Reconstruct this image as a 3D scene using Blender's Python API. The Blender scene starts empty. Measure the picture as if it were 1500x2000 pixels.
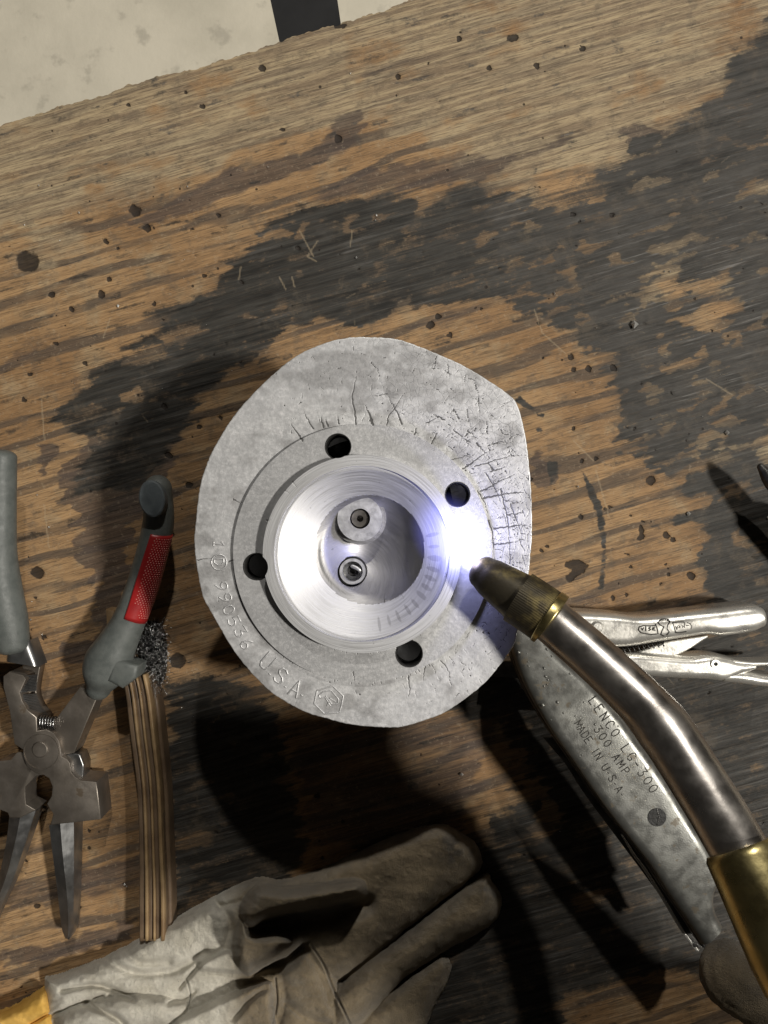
import bpy, bmesh, math, random
import numpy as np
from mathutils import Vector
random.seed(7); rng = np.random.default_rng(7)
S = bpy.context.scene
PI = math.pi
# ------------------------------------------------------------------ camera
HC = 0.42                                   # camera height above the bench top (m)
FP = 1572.0                                 # focal length in photo pixels
cam_d = bpy.data.cameras.new('camera'); cam = bpy.data.objects.new('camera', cam_d)
S.collection.objects.link(cam); S.camera = cam
cam.location = (0, 0, HC)
cam_d.sensor_fit = 'HORIZONTAL'; cam_d.sensor_width = 36.0; cam_d.lens = FP/1500*36.0
cam_d.clip_start = 0.01; cam_d.clip_end = 50
S.render.resolution_x = 768; S.render.resolution_y = 1024
# ------------------------------------------------------------------ world and lamps
wd = bpy.data.worlds.new('World'); S.world = wd; wd.use_nodes = True
wd.node_tree.nodes['Background'].inputs[0].default_value = (1.0, 0.93, 0.82, 1)
wd.node_tree.nodes['Background'].inputs[1].default_value = 0.020
def lamp(name, loc, power, size, col):
    l = bpy.data.lights.new(name, 'AREA'); l.shape = 'DISK'; l.size = size; l.energy = power; l.color = col
    o = bpy.data.objects.new(name, l); S.collection.objects.link(o); o.location = loc
    o.rotation_euler = (Vector((0, 0, 0))-Vector(loc)).to_track_quat('-Z', 'Y').to_euler()
    return o
lamp('lamp_right', (2.30, -0.26, 3.0), 124, 0.30, (1.0, 0.955, 0.87))
lamp('lamp_far', (0.62, 3.28, 3.0), 66, 0.13, (1.0, 0.96, 0.88))
S.view_settings.view_transform = 'Standard'; S.view_settings.look = 'None'
S.view_settings.exposure = 0.0; S.view_settings.gamma = 1.0
try: S.cycles.use_denoising = True
except Exception: pass

# ------------------------------------------------------------------ helpers
def W(px, py, z=0.0):
    s = (HC-z)/FP
    return ((px-750)*s, -(py-1000)*s, z)
def WA(P, z):
    P = np.asarray(P, float); s = (HC-z)/FP
    return np.stack([(P[:, 0]-750)*s, -(P[:, 1]-1000)*s, np.zeros(len(P))+z], 1)
def link(o, parent=None):
    S.collection.objects.link(o)
    if parent is not None: o.parent = parent
    return o
def tag(o, label=None, cat=None, group=None, kind=None):
    if label: o['label'] = label
    if cat: o['category'] = cat
    if group: o['group'] = group
    if kind: o['kind'] = kind
    return o
def thing(name, loc, label, cat, group=None):
    o = bpy.data.objects.new(name, None); o.location = loc; o.empty_display_size = .02
    link(o); return tag(o, label, cat, group)
def add(name, verts, faces, mat, parent=None, smooth=True, mats=None, midx=None, attrs=None):
    v = np.asarray(verts, np.float64).reshape(-1, 3)
    if parent is not None: v = v - np.array(parent.get('wl', parent.location[:]))
    me = bpy.data.meshes.new(name)
    if isinstance(faces, np.ndarray):
        nf, k = faces.shape
        me.vertices.add(len(v)); me.vertices.foreach_set('co', v.astype(np.float32).ravel())
        me.loops.add(nf*k); me.loops.foreach_set('vertex_index', faces.astype(np.int32).ravel())
        me.polygons.add(nf); me.polygons.foreach_set('loop_start', np.arange(0, nf*k, k, dtype=np.int32))
        me.update(calc_edges=True)
    else:
        me.from_pydata(v.tolist(), [], [list(f) for f in faces]); me.update()
    for m in (mats or [mat]): me.materials.append(m)
    if midx is not None: me.polygons.foreach_set('material_index', np.asarray(midx, np.int32))
    me.polygons.foreach_set('use_smooth', np.full(len(me.polygons), smooth))
    if attrs:
        for k, a in attrs.items():
            at = me.attributes.new(k, 'FLOAT', 'POINT'); at.data.foreach_set('value', np.asarray(a, np.float32))
    me.validate(); me.update()
    o = bpy.data.objects.new(name, me)
    if parent is not None:
        w = np.array(parent.get('wl', parent.location[:])); o['wl'] = w.tolist()
    link(o, parent)
    return o
def smooth_angle(o, deg=35):
    me = o.data
    for p in me.polygons: p.use_smooth = True
    bm = bmesh.new(); bm.from_mesh(me)
    for e in bm.edges:
        if len(e.link_faces) == 2 and e.calc_face_angle(0) > math.radians(deg): e.smooth = False
    bm.to_mesh(me); bm.free(); return o
def cr(P, n):
    """Catmull-Rom through P, n samples evenly along it."""
    P = np.asarray(P, float)
    if len(P) == 2:
        t = np.linspace(0, 1, n)[:, None]; return P[0]*(1-t)+P[1]*t
    Q = np.vstack([2*P[0]-P[1], P, 2*P[-1]-P[-2]]); out = []
    for i in range(len(P)-1):
        a, b, c, d = Q[i:i+4]
        for t in np.linspace(0, 1, 24, endpoint=False):
            out.append(.5*((2*b)+(-a+c)*t+(2*a-5*b+4*c-d)*t*t+(-a+3*b-3*c+d)*t**3))
    out.append(P[-1]); out = np.array(out)
    s = np.r_[0, np.cumsum(np.linalg.norm(np.diff(out[:, :min(3, out.shape[1])], axis=0), axis=1))]
    tt = np.linspace(0, s[-1], n)
    return np.stack([np.interp(tt, s, out[:, k]) for k in range(out.shape[1])], 1)
def crclosed(P, n):
    P = np.asarray(P, float); m = len(P)
    Q = np.vstack([P[-3:], P, P[:3]]); R = cr(Q, n*4)
    # keep the part from P[0] to P[0]
    d0 = np.argmin(np.linalg.norm(R[:len(R)//2]-P[0], axis=1))
    d1 = len(R)//2+np.argmin(np.linalg.norm(R[len(R)//2:]-P[0], axis=1))
    X = R[d0:d1]; return X[np.linspace(0, len(X)-1, n).astype(int)]
def frames(P):
    T = np.gradient(P, axis=0); T /= np.linalg.norm(T, axis=1)[:, None]+1e-12
    up = np.array([0, 0, 1.0]); Sd = np.cross(T, up); Sd /= np.linalg.norm(Sd, axis=1)[:, None]+1e-9
    U = np.cross(Sd, T); return T, Sd, U
def sweep(P, rx, rz=None, ns=24, cap=True, prof=None, capk=1.0):
    """tube of section rx (sideways) by rz (up) along P; rounded ends when cap."""
    P = np.asarray(P, float); n = len(P)
    rx = np.broadcast_to(np.asarray(rx, float), (n,)).copy(); rz = rx.copy() if rz is None else np.broadcast_to(np.asarray(rz, float), (n,)).copy()
    if cap:
        T, _, _ = frames(P); a = np.linspace(PI/2, 0, 6, endpoint=False)[:]
        A = [P[0]-T[0]*rx[0]*capk*math.sin(x) for x in a]; B = [P[-1]+T[-1]*rx[-1]*capk*math.sin(x) for x in a[::-1]]
        fa = [max(.001, math.cos(x)) for x in a]
        P = np.vstack([A, P, B]); rx = np.r_[[rx[0]*f for f in fa], rx, [rx[-1]*f for f in fa[::-1]]]
        rz = np.r_[[rz[0]*f for f in fa], rz, [rz[-1]*f for f in fa[::-1]]]
        n = len(P)
    T, Sd, U = frames(P); th = np.linspace(0, 2*PI, ns, endpoint=False)
    k = np.ones(ns) if prof is None else prof(th)
    V = P[:, None]+Sd[:, None]*(rx[:, None]*np.cos(th)*k)[..., None]+U[:, None]*(rz[:, None]*np.sin(th)*k)[..., None]
    i = np.arange(n-1)[:, None]*ns; j = np.arange(ns)[None]
    F = np.stack([i+j, i+(j+1) % ns, i+ns+(j+1) % ns, i+ns+j], -1).reshape(-1, 4)
    F = [tuple(f) for f in F.tolist()]
    F.append(tuple(range(ns-1, -1, -1))); F.append(tuple(range((n-1)*ns, n*ns)))
    return V.reshape(-1, 3), F
def join(parts):
    V = []; F = []; b = 0
    for v, f in parts:
        V.append(np.asarray(v)); F += [tuple(int(x)+b for x in q) for q in f]; b += len(v)
    return np.vstack(V), F
def ribbon(L, R, ztop, thick, sh, n=40, zr=None):
    """solid between two traced edges: flat top with rounded shoulders, upright sides."""
    L = cr(L, n); R = cr(R, n); zt = np.interp(np.linspace(0, 1, n), np.linspace(0, 1, len(ztop)), ztop)
    sec = [(0, 1.0, 0)]
    for a in np.linspace(0, PI/2, 6): sec.append((0, None, a))
    V = []
    for i in range(n):
        s = (HC-zt[i])/FP
        l = np.array([(L[i, 0]-750)*s, -(L[i, 1]-1000)*s]); r = np.array([(R[i, 0]-750)*s, -(R[i, 1]-1000)*s])
        d = r-l; w = np.linalg.norm(d)+1e-9; d = d/w; q = min(sh, w*.49)
        pts = [(0, -thick)]+[(q*(1-math.cos(a)), -q*(1-math.sin(a))) for a in np.linspace(0, PI/2, 6)]
        pts += [(w/3, 0), (w*2/3, 0)] if w > 3*q else [(w*.496, 0), (w*.504, 0)]
        pts += [(w-q*(1-math.cos(a)), -q*(1-math.sin(a))) for a in np.linspace(PI/2, 0, 6)]+[(w, -thick)]
        for u, z in pts: V.append((l[0]+d[0]*u, l[1]+d[1]*u, zt[i]+z))
    m = len(pts); F = []
    for i in range(n-1):
        for j in range(m):
            F.append((i*m+j, (i+1)*m+j, (i+1)*m+(j+1) % m, i*m+(j+1) % m))
    F.append(tuple(range(m))); F.append(tuple(range(n*m-1, (n-1)*m-1, -1)))
    return V, F
def ribobj(o): return smooth_angle(o, 34)
def plate(name, pts, ztop, thick, bev, mat, parent, segs=2, smooth_n=None):
    """extruded traced outline with bevelled rim."""
    if smooth_n: pts = crclosed(pts, smooth_n)
    P = WA(pts, ztop); P = P-np.array(parent.get('wl', parent.location[:]))
    bm = bmesh.new(); vs = [bm.verts.new(p) for p in P]; f = bm.faces.new(vs); f.normal_update()
    if f.normal.z < 0: f.normal_flip()
    r = bmesh.ops.extrude_face_region(bm, geom=[f]); nv = [g for g in r['geom'] if isinstance(g, bmesh.types.BMVert)]
    top = [g for g in r['geom'] if isinstance(g, bmesh.types.BMFace)][0]
    for v in f.verts: v.co.z -= thick
    f.normal_flip()
    if bev: bmesh.ops.bevel(bm, geom=list(top.edges), offset=bev, segments=segs, affect='EDGES', profile=.5, clamp_overlap=True)
    bmesh.ops.recalc_face_normals(bm, faces=bm.faces[:])
    me = bpy.data.meshes.new(name); bm.to_mesh(me); bm.free(); me.materials.append(mat)
    o = bpy.data.objects.new(name, me); o['wl'] = list(parent.get('wl', parent.location[:])); link(o, parent)
    return smooth_angle(o, 40)
def disc(c, z, r, h, n=32, ry=None, ang=0, bev=.0):
    """short cylinder (top at z)."""
    ry = ry or r; V = []; F = []
    rings = [(1, -h), (1, -bev), (1-bev/r, 0)] if bev else [(1, -h), (1, 0)]
    for k, dz in rings:
        for i in range(n):
            a = 2*PI*i/n; x = r*k*math.cos(a); y = ry*k*math.sin(a)
            V.append((c[0]+x*math.cos(ang)-y*math.sin(ang), c[1]+x*math.sin(ang)+y*math.cos(ang), z+dz))
    for q in range(len(rings)-1):
        for i in range(n): F.append((q*n+i, q*n+(i+1) % n, (q+1)*n+(i+1) % n, (q+1)*n+i))
    F.append(tuple(range(n-1, -1, -1))); F.append(tuple(range((len(rings)-1)*n, len(rings)*n)))
    return V, F
def tube(c, z0, z1, r0, r1, n=48):
    """ring wall between radii r0 < r1 from z0 to z1."""
    V = []; F = []
    for r, z in ((r0, z0), (r0, z1), (r1, z1), (r1, z0)):
        for i in range(n): a = 2*PI*i/n; V.append((c[0]+r*math.cos(a), c[1]+r*math.sin(a), z))
    for q in range(4):
        for i in range(n): F.append((q*n+i, q*n+(i+1) % n, ((q+1) % 4)*n+(i+1) % n, ((q+1) % 4)*n+i))
    return V, F
# numpy value noise
def vnoise(x, y, seed=0):
    xi = np.floor(x).astype(np.int64); yi = np.floor(y).astype(np.int64); fx = x-xi; fy = y-yi
    fx = fx*fx*(3-2*fx); fy = fy*fy*(3-2*fy)
    def h(a, b):
        n = (a*374761393+b*668265263+seed*1442695041) & 0xffffffff
        n = ((n ^ (n >> 13))*1274126177) & 0xffffffff
        return ((n ^ (n >> 16)) & 0xffff)/65535.0
    return (h(xi, yi)*(1-fx)+h(xi+1, yi)*fx)*(1-fy)+(h(xi, yi+1)*(1-fx)+h(xi+1, yi+1)*fx)*fy
def fbm(x, y, o=4, seed=0):
    s = 0; a = .5; t = 0
    for k in range(o): s = s+a*vnoise(x*2**k, y*2**k, seed+k); t += a; a *= .55
    return s/t
def inpoly(X, Y, P):
    P = np.asarray(P, float); c = np.zeros(X.shape, bool); n = len(P); j = n-1
    for i in range(n):
        x0, y0 = P[i]; x1, y1 = P[j]
        if y0 != y1: c ^= ((y0 > Y) != (y1 > Y)) & (X < (x1-x0)*(Y-y0)/(y1-y0)+x0)
        j = i
    return c
def polydist(X, Y, P):
    """distance to outline, positive inside."""
    P = np.asarray(P, float); d = np.full(X.shape, 1e9)
    for i in range(len(P)):
        a = P[i]; b = P[(i+1) % len(P)]; ab = b-a; L = ab@ab+1e-9
        t = np.clip(((X-a[0])*ab[0]+(Y-a[1])*ab[1])/L, 0, 1)
        d = np.minimum(d, np.hypot(X-a[0]-t*ab[0], Y-a[1]-t*ab[1]))
    return np.where(inpoly(X, Y, P), d, -d)
def stroke(img, P, w, val=1.0, ox=0, oy=0, k=1.0, taper=False):
    """soft polyline into img (max)."""
    P = (np.asarray(P, float)-[ox, oy])*k; w = w*k
    for i in range(len(P)-1):
        a, b = P[i], P[i+1]; ww = w*(1-.8*i/max(1, len(P)-1)) if taper else w
        x0 = int(max(0, min(a[0], b[0])-ww-2)); x1 = int(min(img.shape[1], max(a[0], b[0])+ww+3))
        y0 = int(max(0, min(a[1], b[1])-ww-2)); y1 = int(min(img.shape[0], max(a[1], b[1])+ww+3))
        if x1 <= x0 or y1 <= y0: continue
        Y, X = np.mgrid[y0:y1, x0:x1]; ab = b-a; L = ab@ab+1e-9
        t = np.clip(((X-a[0])*ab[0]+(Y-a[1])*ab[1])/L, 0, 1)
        d = np.hypot(X-a[0]-t*ab[0], Y-a[1]-t*ab[1])
        img[y0:y1, x0:x1] = np.maximum(img[y0:y1, x0:x1], val*np.clip(1.5-d/max(ww*.5, .35)*.75, 0, 1))
def sample(img, x, y):
    h, w = img.shape; x = np.clip(x, 0, w-1.001); y = np.clip(y, 0, h-1.001)
    xi = x.astype(int); yi = y.astype(int); fx = x-xi; fy = y-yi
    return (img[yi, xi]*(1-fx)+img[yi, xi+1]*fx)*(1-fy)+(img[yi+1, xi]*(1-fx)+img[yi+1, xi+1]*fx)*fy

# ------------------------------------------------------------------ node helper
class NT:
    def __init__(s, name):
        s.m = bpy.data.materials.new(name); s.m.use_nodes = True; s.t = s.m.node_tree; s.b = s.t.nodes['Principled BSDF']
        s.tc = s.t.nodes.new('ShaderNodeTexCoord')
    def set(s, inp, v):
        if hasattr(v, 'links') or isinstance(v, bpy.types.NodeSocket): s.t.links.new(v, inp)
        else:
            if isinstance(v, tuple) and len(v) == 3 and inp.type == 'RGBA': v = v+(1,)
            inp.default_value = v
    def math(s, op, a, b=0.0, c=None, clamp=False):
        n = s.t.nodes.new('ShaderNodeMath'); n.operation = op; n.use_clamp = clamp
        s.set(n.inputs[0], a); s.set(n.inputs[1], b)
        if c is not None: s.set(n.inputs[2], c)
        return n.outputs[0]
    def map(s, scale=(1, 1, 1), rot=0.0, vec=None):
        n = s.t.nodes.new('ShaderNodeMapping'); s.set(n.inputs[0], vec or s.tc.outputs['Object'])
        n.inputs['Rotation'].default_value = (0, 0, rot); n.inputs['Scale'].default_value = scale; return n.outputs[0]
    def noise(s, scale, det=3, rough=.55, vec=None, dist=0.0):
        n = s.t.nodes.new('ShaderNodeTexNoise'); s.set(n.inputs['Vector'], vec or s.tc.outputs['Object'])
        n.inputs['Scale'].default_value = scale; n.inputs['Detail'].default_value = det
        n.inputs['Roughness'].default_value = rough; n.inputs['Distortion'].default_value = dist; return n.outputs[0]
    def voro(s, scale, feature='F1', vec=None, out='Distance', rnd=1.0):
        n = s.t.nodes.new('ShaderNodeTexVoronoi'); n.feature = feature; s.set(n.inputs['Vector'], vec or s.tc.outputs['Object'])
        n.inputs['Scale'].default_value = scale; n.inputs['Randomness'].default_value = rnd; return n.outputs[out]
    def ss(s, x, lo, hi, a=0.0, b=1.0):
        n = s.t.nodes.new('ShaderNodeMapRange'); n.interpolation_type = 'SMOOTHSTEP'; s.set(n.inputs[0], x)
        n.inputs[1].default_value = lo; n.inputs[2].default_value = hi; n.inputs[3].default_value = a; n.inputs[4].default_value = b; return n.outputs[0]
    def mix(s, f, a, b, mode='MIX'):
        n = s.t.nodes.new('ShaderNodeMix'); n.data_type = 'RGBA'; n.blend_type = mode
        s.set(n.inputs[0], f); s.set(n.inputs[6], a); s.set(n.inputs[7], b); return n.outputs[2]
    def attr(s, name):
        n = s.t.nodes.new('ShaderNodeAttribute'); n.attribute_name = name; return n.outputs['Fac']
    def bump(s, h, dist=.0003, st=1.0, prev=None):
        n = s.t.nodes.new('ShaderNodeBump'); n.inputs['Strength'].default_value = st; n.inputs['Distance'].default_value = dist
        s.set(n.inputs['Height'], h)
        if prev is not None: s.set(n.inputs['Normal'], prev)
        return n.outputs[0]
    def out(s, base=None, rough=None, metal=None, normal=None, **kw):
        if base is not None: s.set(s.b.inputs['Base Color'], base)
        if rough is not None: s.set(s.b.inputs['Roughness'], rough)
        if metal is not None: s.set(s.b.inputs['Metallic'], metal)
        if normal is not None: s.set(s.b.inputs['Normal'], normal)
        for k, v in kw.items(): s.set(s.b.inputs[k.replace('_', ' ')], v)
        return s.m
def simple(name, c1, c2, rough=(.4, .6), metal=0.0, scale=120, bump=.0002, bscale=900, spots=None, spotc=(.05, .04, .03), aniso=None, spec=.5):
    n = NT(name); a = n.noise(scale, 4, .6); f = n.ss(a, .35, .65)
    col = n.mix(f, c1, c2); v = n.map(aniso) if aniso else None
    b = n.noise(bscale, 3, .6, vec=v)
    ro = n.ss(n.noise(scale*1.7, 3), .3, .7, rough[0], rough[1])
    if spots:
        sp = n.ss(n.noise(spots, 4, .65), .60, .68); col = n.mix(sp, col, spotc)
        if metal: metal_s = n.math('MULTIPLY', n.math('SUBTRACT', 1.0, n.math('MULTIPLY', sp, .7)), metal)
        else: metal_s = 0.0
    else: metal_s = metal
    n.b.inputs['Specular IOR Level'].default_value = spec
    return n.out(col, ro, metal_s, n.bump(b, bump))

# ------------------------------------------------------------------ materials
M = {}
def wood_mat():
    n = NT('plywood'); A = -math.radians(16.0)
    g = n.map((1, 1, 1), A)
    sep = n.t.nodes.new('ShaderNodeSeparateXYZ'); n.set(sep.inputs[0], g); u, v = sep.outputs[0], sep.outputs[1]
    st1 = n.noise(1.0, 4, .6, vec=n.map((14, 75, 1), 0, g)); st2 = n.noise(1.0, 5, .68, vec=n.map((17, 430, 1), 0, g), dist=.25)
    st3 = n.noise(1.0, 3, .7, vec=n.map((90, 1700, 1), 0, g)); iso = n.noise(130, 5, .65); big = n.noise(14, 3, .5)
    warp = n.noise(1.0, 2, .5, vec=n.map((7, 22, 1), 0, g))
    ph = n.math('ADD', n.math('MULTIPLY', v, 430.0), n.math('MULTIPLY', warp, 17.0))
    band = n.math('SINE', ph)
    bandm = n.math('MULTIPLY', n.ss(n.math('ADD', band, n.math('MULTIPLY', n.math('SUBTRACT', st2, .5), 1.6)), .40, .75), n.ss(st1, .32, .55))
    tan = n.mix(n.ss(big, .35, .65), (.30, .175, .082), (.43, .27, .135))
    tan = n.mix(n.ss(n.noise(55, 4, .6), .5, .72), tan, (.38, .27, .155))
    tan = n.mix(n.math('MULTIPLY', n.ss(st2, .38, .66), .55), tan, (.19, .115, .06))
    tan = n.mix(n.math('MULTIPLY', bandm, .85), tan, (.105, .078, .058))
    pale = n.math('MULTIPLY', n.ss(n.math('ADD', n.math('ADD', n.attr('pale'), n.math('MULTIPLY', n.math('SUBTRACT', n.noise(24, 4, .6), .5), 2.0)), n.math('MULTIPLY', n.math('SUBTRACT', st1, .5), 1.3)), .35, .75), .85)
    palec = n.mix(n.ss(st2, .35, .62), (.47, .375, .235), (.235, .178, .118))
    palec = n.mix(n.math('MULTIPLY', n.ss(iso, .55, .75), .5), palec, (.19, .145, .10))
    col = n.mix(pale, tan, palec)
    stain_shade = n.ss(n.math('ADD', n.attr('stain_shade'), n.math('ADD', n.math('MULTIPLY', n.math('SUBTRACT', st1, .5), .9), n.math('MULTIPLY', n.math('SUBTRACT', st2, .5), .5))), .40, .72)
    stc = n.mix(n.ss(st2, .35, .65), (.115, .085, .07), (.06, .045, .04))
    col = n.mix(n.math('MULTIPLY', stain_shade, .80), col, stc)
    flk = n.math('MULTIPLY', n.ss(n.noise(1.0, 4, .7, vec=n.map((110, 260, 1), 0, g)), .54, .66), n.ss(n.noise(20, 3, .6), .50, .64))
    sk = n.ss(n.math('ADD', n.attr('soak'), n.math('ADD', n.math('MULTIPLY', n.math('SUBTRACT', st1, .5), 1.0), n.math('MULTIPLY', n.math('SUBTRACT', st2, .5), 1.1))), .18, .85)
    col = n.mix(n.math('MULTIPLY', sk, .72), col, (.085, .070, .055))
    pa = n.math('ADD', n.math('SUBTRACT', n.attr('paint'), n.math('MULTIPLY', flk, .42)), n.math('MULTIPLY', n.math('SUBTRACT', st1, .5), .55))
    pa = n.math('ADD', pa, n.math('MULTIPLY', n.math('SUBTRACT', st2, .5), 1.5)); pa = n.math('ADD', pa, n.math('MULTIPLY', n.math('SUBTRACT', iso, .5), .9)); pa = n.math('ADD', pa, n.math('MULTIPLY', n.math('SUBTRACT', n.noise(520, 4, .75), .5), .7))
    pm = n.math('MULTIPLY', n.ss(pa, .24, .80), n.ss(n.math('ADD', st3, n.math('MULTIPLY', n.attr('paint'), .42)), .50, .92, .45, 1.0))
    pc = n.mix(n.ss(st2, .30, .70), (.060, .057, .051), (.012, .0112, .010))
    pc = n.mix(n.ss(n.noise(38, 5, .65), .5, .72, 0, .6), pc, (.075, .069, .062))
    pc = n.mix(n.math('MULTIPLY', n.ss(st3, .62, .74), n.ss(n.noise(35, 2), .5, .65)), pc, (.17, .17, .17))
    col = n.mix(n.math('MULTIPLY', n.ss(n.noise(480, 3, .75), .56, .70), .30), col, (.46, .37, .26))
    col = n.mix(n.ss(n.noise(95, 6, .75), .52, .66, 0, .42), col, (.11, .09, .07))
    lst = n.math('MULTIPLY', n.ss(n.noise(1.0, 5, .75, vec=n.map((16, 480, 1), 0, g)), .53, .66), n.ss(n.noise(13, 4, .65), .38, .60))
    pc = n.mix(n.math('MULTIPLY', lst, n.ss(n.attr('pale'), 0, .5, .45, 1.0)), pc, (.20, .19, .18))  # grey streaks: scratches, with sheen painted in towards the right
    pc = n.mix(n.ss(n.noise(34, 7, .78), .52, .66, 0, .7), pc, (.105, .085, .063))
    pc = n.mix(n.ss(n.noise(1.0, 4, .7, vec=n.map((12, 150, 1), 0, g)), .51, .64, 0, .8), pc, (.012, .0115, .0105))
    pc = n.mix(n.math('MULTIPLY', n.math('MULTIPLY', n.attr('pale'), n.ss(n.noise(1.0, 5, .7, vec=n.map((24, 90, 1), 0, g)), .36, .62)), .62), pc, (.115, .106, .098))
    col = n.mix(pm, col, pc)
    # fine dark grain lines, specks
    col = n.mix(n.ss(st3, .34, .54, .58, 0), col, (.040, .032, .025))
    col = n.mix(n.math('MULTIPLY', n.ss(st3, .58, .72), .35), col, (.035, .028, .022))
    vd = n.voro(150.0, vec=n.map((1, 1, 0))); vr = n.voro(150.0, vec=n.map((1, 1, 0)), out='Color')
    sp2 = n.t.nodes.new('ShaderNodeSeparateColor'); n.set(sp2.inputs[0], vr)
    rad = n.math('MULTIPLY', n.ss(sp2.outputs[0], .80, 1.0), .12)
    dot = n.ss(n.math('SUBTRACT', vd, rad), -.03, .02, 1, 0); dot = n.math('MULTIPLY', dot, n.ss(sp2.outputs[0], .8, .82))
    col = n.mix(n.math('MULTIPLY', dot, .85), col, (.02, .015, .012))
    spot = n.ss(n.math('ADD', n.attr('spot'), n.math('MULTIPLY', n.math('SUBTRACT', iso, .5), .5)), .35, .6)
    col = n.mix(n.math('MULTIPLY', spot, .9), col, (.022, .017, .014))
    ln = n.ss(n.noise(1.0, 3, .7, vec=n.map((11, 620, 1), 0, g)), .64, .70)
    col = n.mix(n.math('MULTIPLY', n.math('MULTIPLY', ln, n.ss(n.noise(26, 3), .46, .58)), .75), col, (.018, .015, .012))
    scr = n.attr('scratch'); col = n.mix(n.math('MULTIPLY', n.ss(scr, .2, 1.0), .5), col, (.45, .36, .24))
    h = n.math('ADD', n.math('MULTIPLY', st2, .6), n.math('ADD', n.math('MULTIPLY', st3, .5), n.math('MULTIPLY', iso, .25)))
    h = n.math('SUBTRACT', h, n.math('MULTIPLY', spot, .8)); h = n.math('SUBTRACT', h, n.math('MULTIPLY', dot, .6))
    ro = n.ss(pa, .4, .7, .66, .56)
    n.b.inputs['Specular IOR Level'].default_value = .26
    return n.out(col, ro, 0.0, n.bump(h, .0006, .8))
M['wood'] = wood_mat()
def concrete():
    n = NT('concrete'); a = n.noise(5, 5, .6); b = n.noise(22, 4, .6)
    c = n.mix(n.ss(a, .35, .65), (.60, .555, .45), (.72, .665, .545))
    c = n.mix(n.math('MULTIPLY', n.ss(b, .56, .70), .55), c, (.38, .35, .285))
    return n.out(c, .75, 0.0, n.bump(n.noise(60, 4), .002, .4))
M['concrete'] = concrete()
def cast_mat(name, k=1.0, met=.55, ro=(.38, .6)):
    n = NT(name); a = n.noise(70, 8, .78); b = n.noise(620, 5, .8); c = n.noise(1600, 2, .6)
    col = n.mix(n.ss(a, .3, .7), (.54*k, .54*k, .55*k), (.68*k, .68*k, .69*k))
    col = n.mix(n.math('MULTIPLY', n.ss(b, .50, .66), .30), col, (.88*k, .85*k, .85*k))
    col = n.mix(n.math('MULTIPLY', n.ss(n.math('ADD', n.attr('mottle'), n.math('MULTIPLY', n.math('SUBTRACT', b, .5), .7)), .35, .80), .62), col, (.29*k, .285*k, .285*k))
    cell = n.voro(330.0, 'DISTANCE_TO_EDGE', vec=n.map((1, 1, 0)))
    cell = n.math('ADD', cell, n.math('MULTIPLY', n.math('SUBTRACT', b, .5), .10))
    fine = n.math('MULTIPLY', n.ss(cell, .012, .05, 1, 0), n.ss(n.math('ADD', n.attr('craze'), n.math('MULTIPLY', n.math('SUBTRACT', n.noise(160, 3), .5), 1.2)), .45, .7))
    ck = n.math('MAXIMUM', n.ss(n.math('ADD', n.attr('crack'), n.math('MULTIPLY', n.math('SUBTRACT', b, .5), .3)), .20, .48), n.math('MULTIPLY', fine, .38))
    col = n.mix(n.math('MULTIPLY', ck, .88), col, (.035, .033, .032))
    h = n.math('ADD', n.math('MULTIPLY', b, .5), n.math('MULTIPLY', c, .5)); h = n.math('SUBTRACT', h, n.math('MULTIPLY', ck, .5))
    return n.out(col, n.ss(b, .3, .7, ro[0], ro[1]), n.math('MULTIPLY', n.math('SUBTRACT', 1.0, ck), met), n.bump(h, .00011, .6))
M['cast'] = cast_mat('cast_aluminium', 1.0, .5)
M['cast_ring'] = cast_mat('machined_cast_ring', .98, .6, (.34, .5))
def lathe_mat(name, base, ro, met=1.0, cx=0, cy=0, dirt=True):
    n = NT(name)
    v = n.t.nodes.new('ShaderNodeVectorMath'); v.operation = 'SUBTRACT'; n.set(v.inputs[0], n.tc.outputs['Object']); v.inputs[1].default_value = (cx, cy, 0)
    sep = n.t.nodes.new('ShaderNodeSeparateXYZ'); n.set(sep.inputs[0], v.outputs[0])
    r = n.math('SQRT', n.math('ADD', n.math('MULTIPLY', sep.outputs[0], sep.outputs[0]), n.math('MULTIPLY', sep.outputs[1], sep.outputs[1])))
    th = n.math('ARCTAN2', sep.outputs[1], sep.outputs[0])
    cmb = n.t.nodes.new('ShaderNodeCombineXYZ'); n.set(cmb.inputs[0], n.math('MULTIPLY', r, 2600.0)); n.set(cmb.inputs[1], n.math('MULTIPLY', th, 1.6))
    rings = n.noise(1.0, 3, .6, vec=cmb.outputs[0])
    cm2 = n.t.nodes.new('ShaderNodeCombineXYZ'); n.set(cm2.inputs[0], n.math('MULTIPLY', r, 45.0)); n.set(cm2.inputs[1], n.math('MULTIPLY', th, 9.0))
    rad = n.noise(1.0, 4, .65, vec=cm2.outputs[0])
    col = n.mix(n.ss(rings, .35, .65), base, tuple(min(1, x*1.12) for x in base))
    sm = n.attr('smudge'); d = n.ss(n.math('ADD', sm, n.math('MULTIPLY', n.math('SUBTRACT', rad, .5), 1.1)), .45, .7)
    col = n.mix(n.math('MULTIPLY', d, .55), col, (.30, .295, .30))
    b = n.noise(300, 4, .6); col = n.mix(n.math('MULTIPLY', n.ss(b, .66, .74), .5), col, (.12, .12, .12))
    return n.out(col, n.ss(rings, .3, .7, ro[0], ro[1]), met, n.bump(rings, .00007, .7))
AX = W(708, 1080, .09)
M['machined'] = lathe_mat('machined_aluminium', (.56, .56, .565), (.42, .60), .75, 0, 0)
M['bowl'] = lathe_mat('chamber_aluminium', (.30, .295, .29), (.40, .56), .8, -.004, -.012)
M['bore_shade'] = simple('dark_bore', (.006, .006, .006), (.014, .013, .012), (.5, .6), .0)  # near-black colour stands for the shade inside holes and bores
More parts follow.
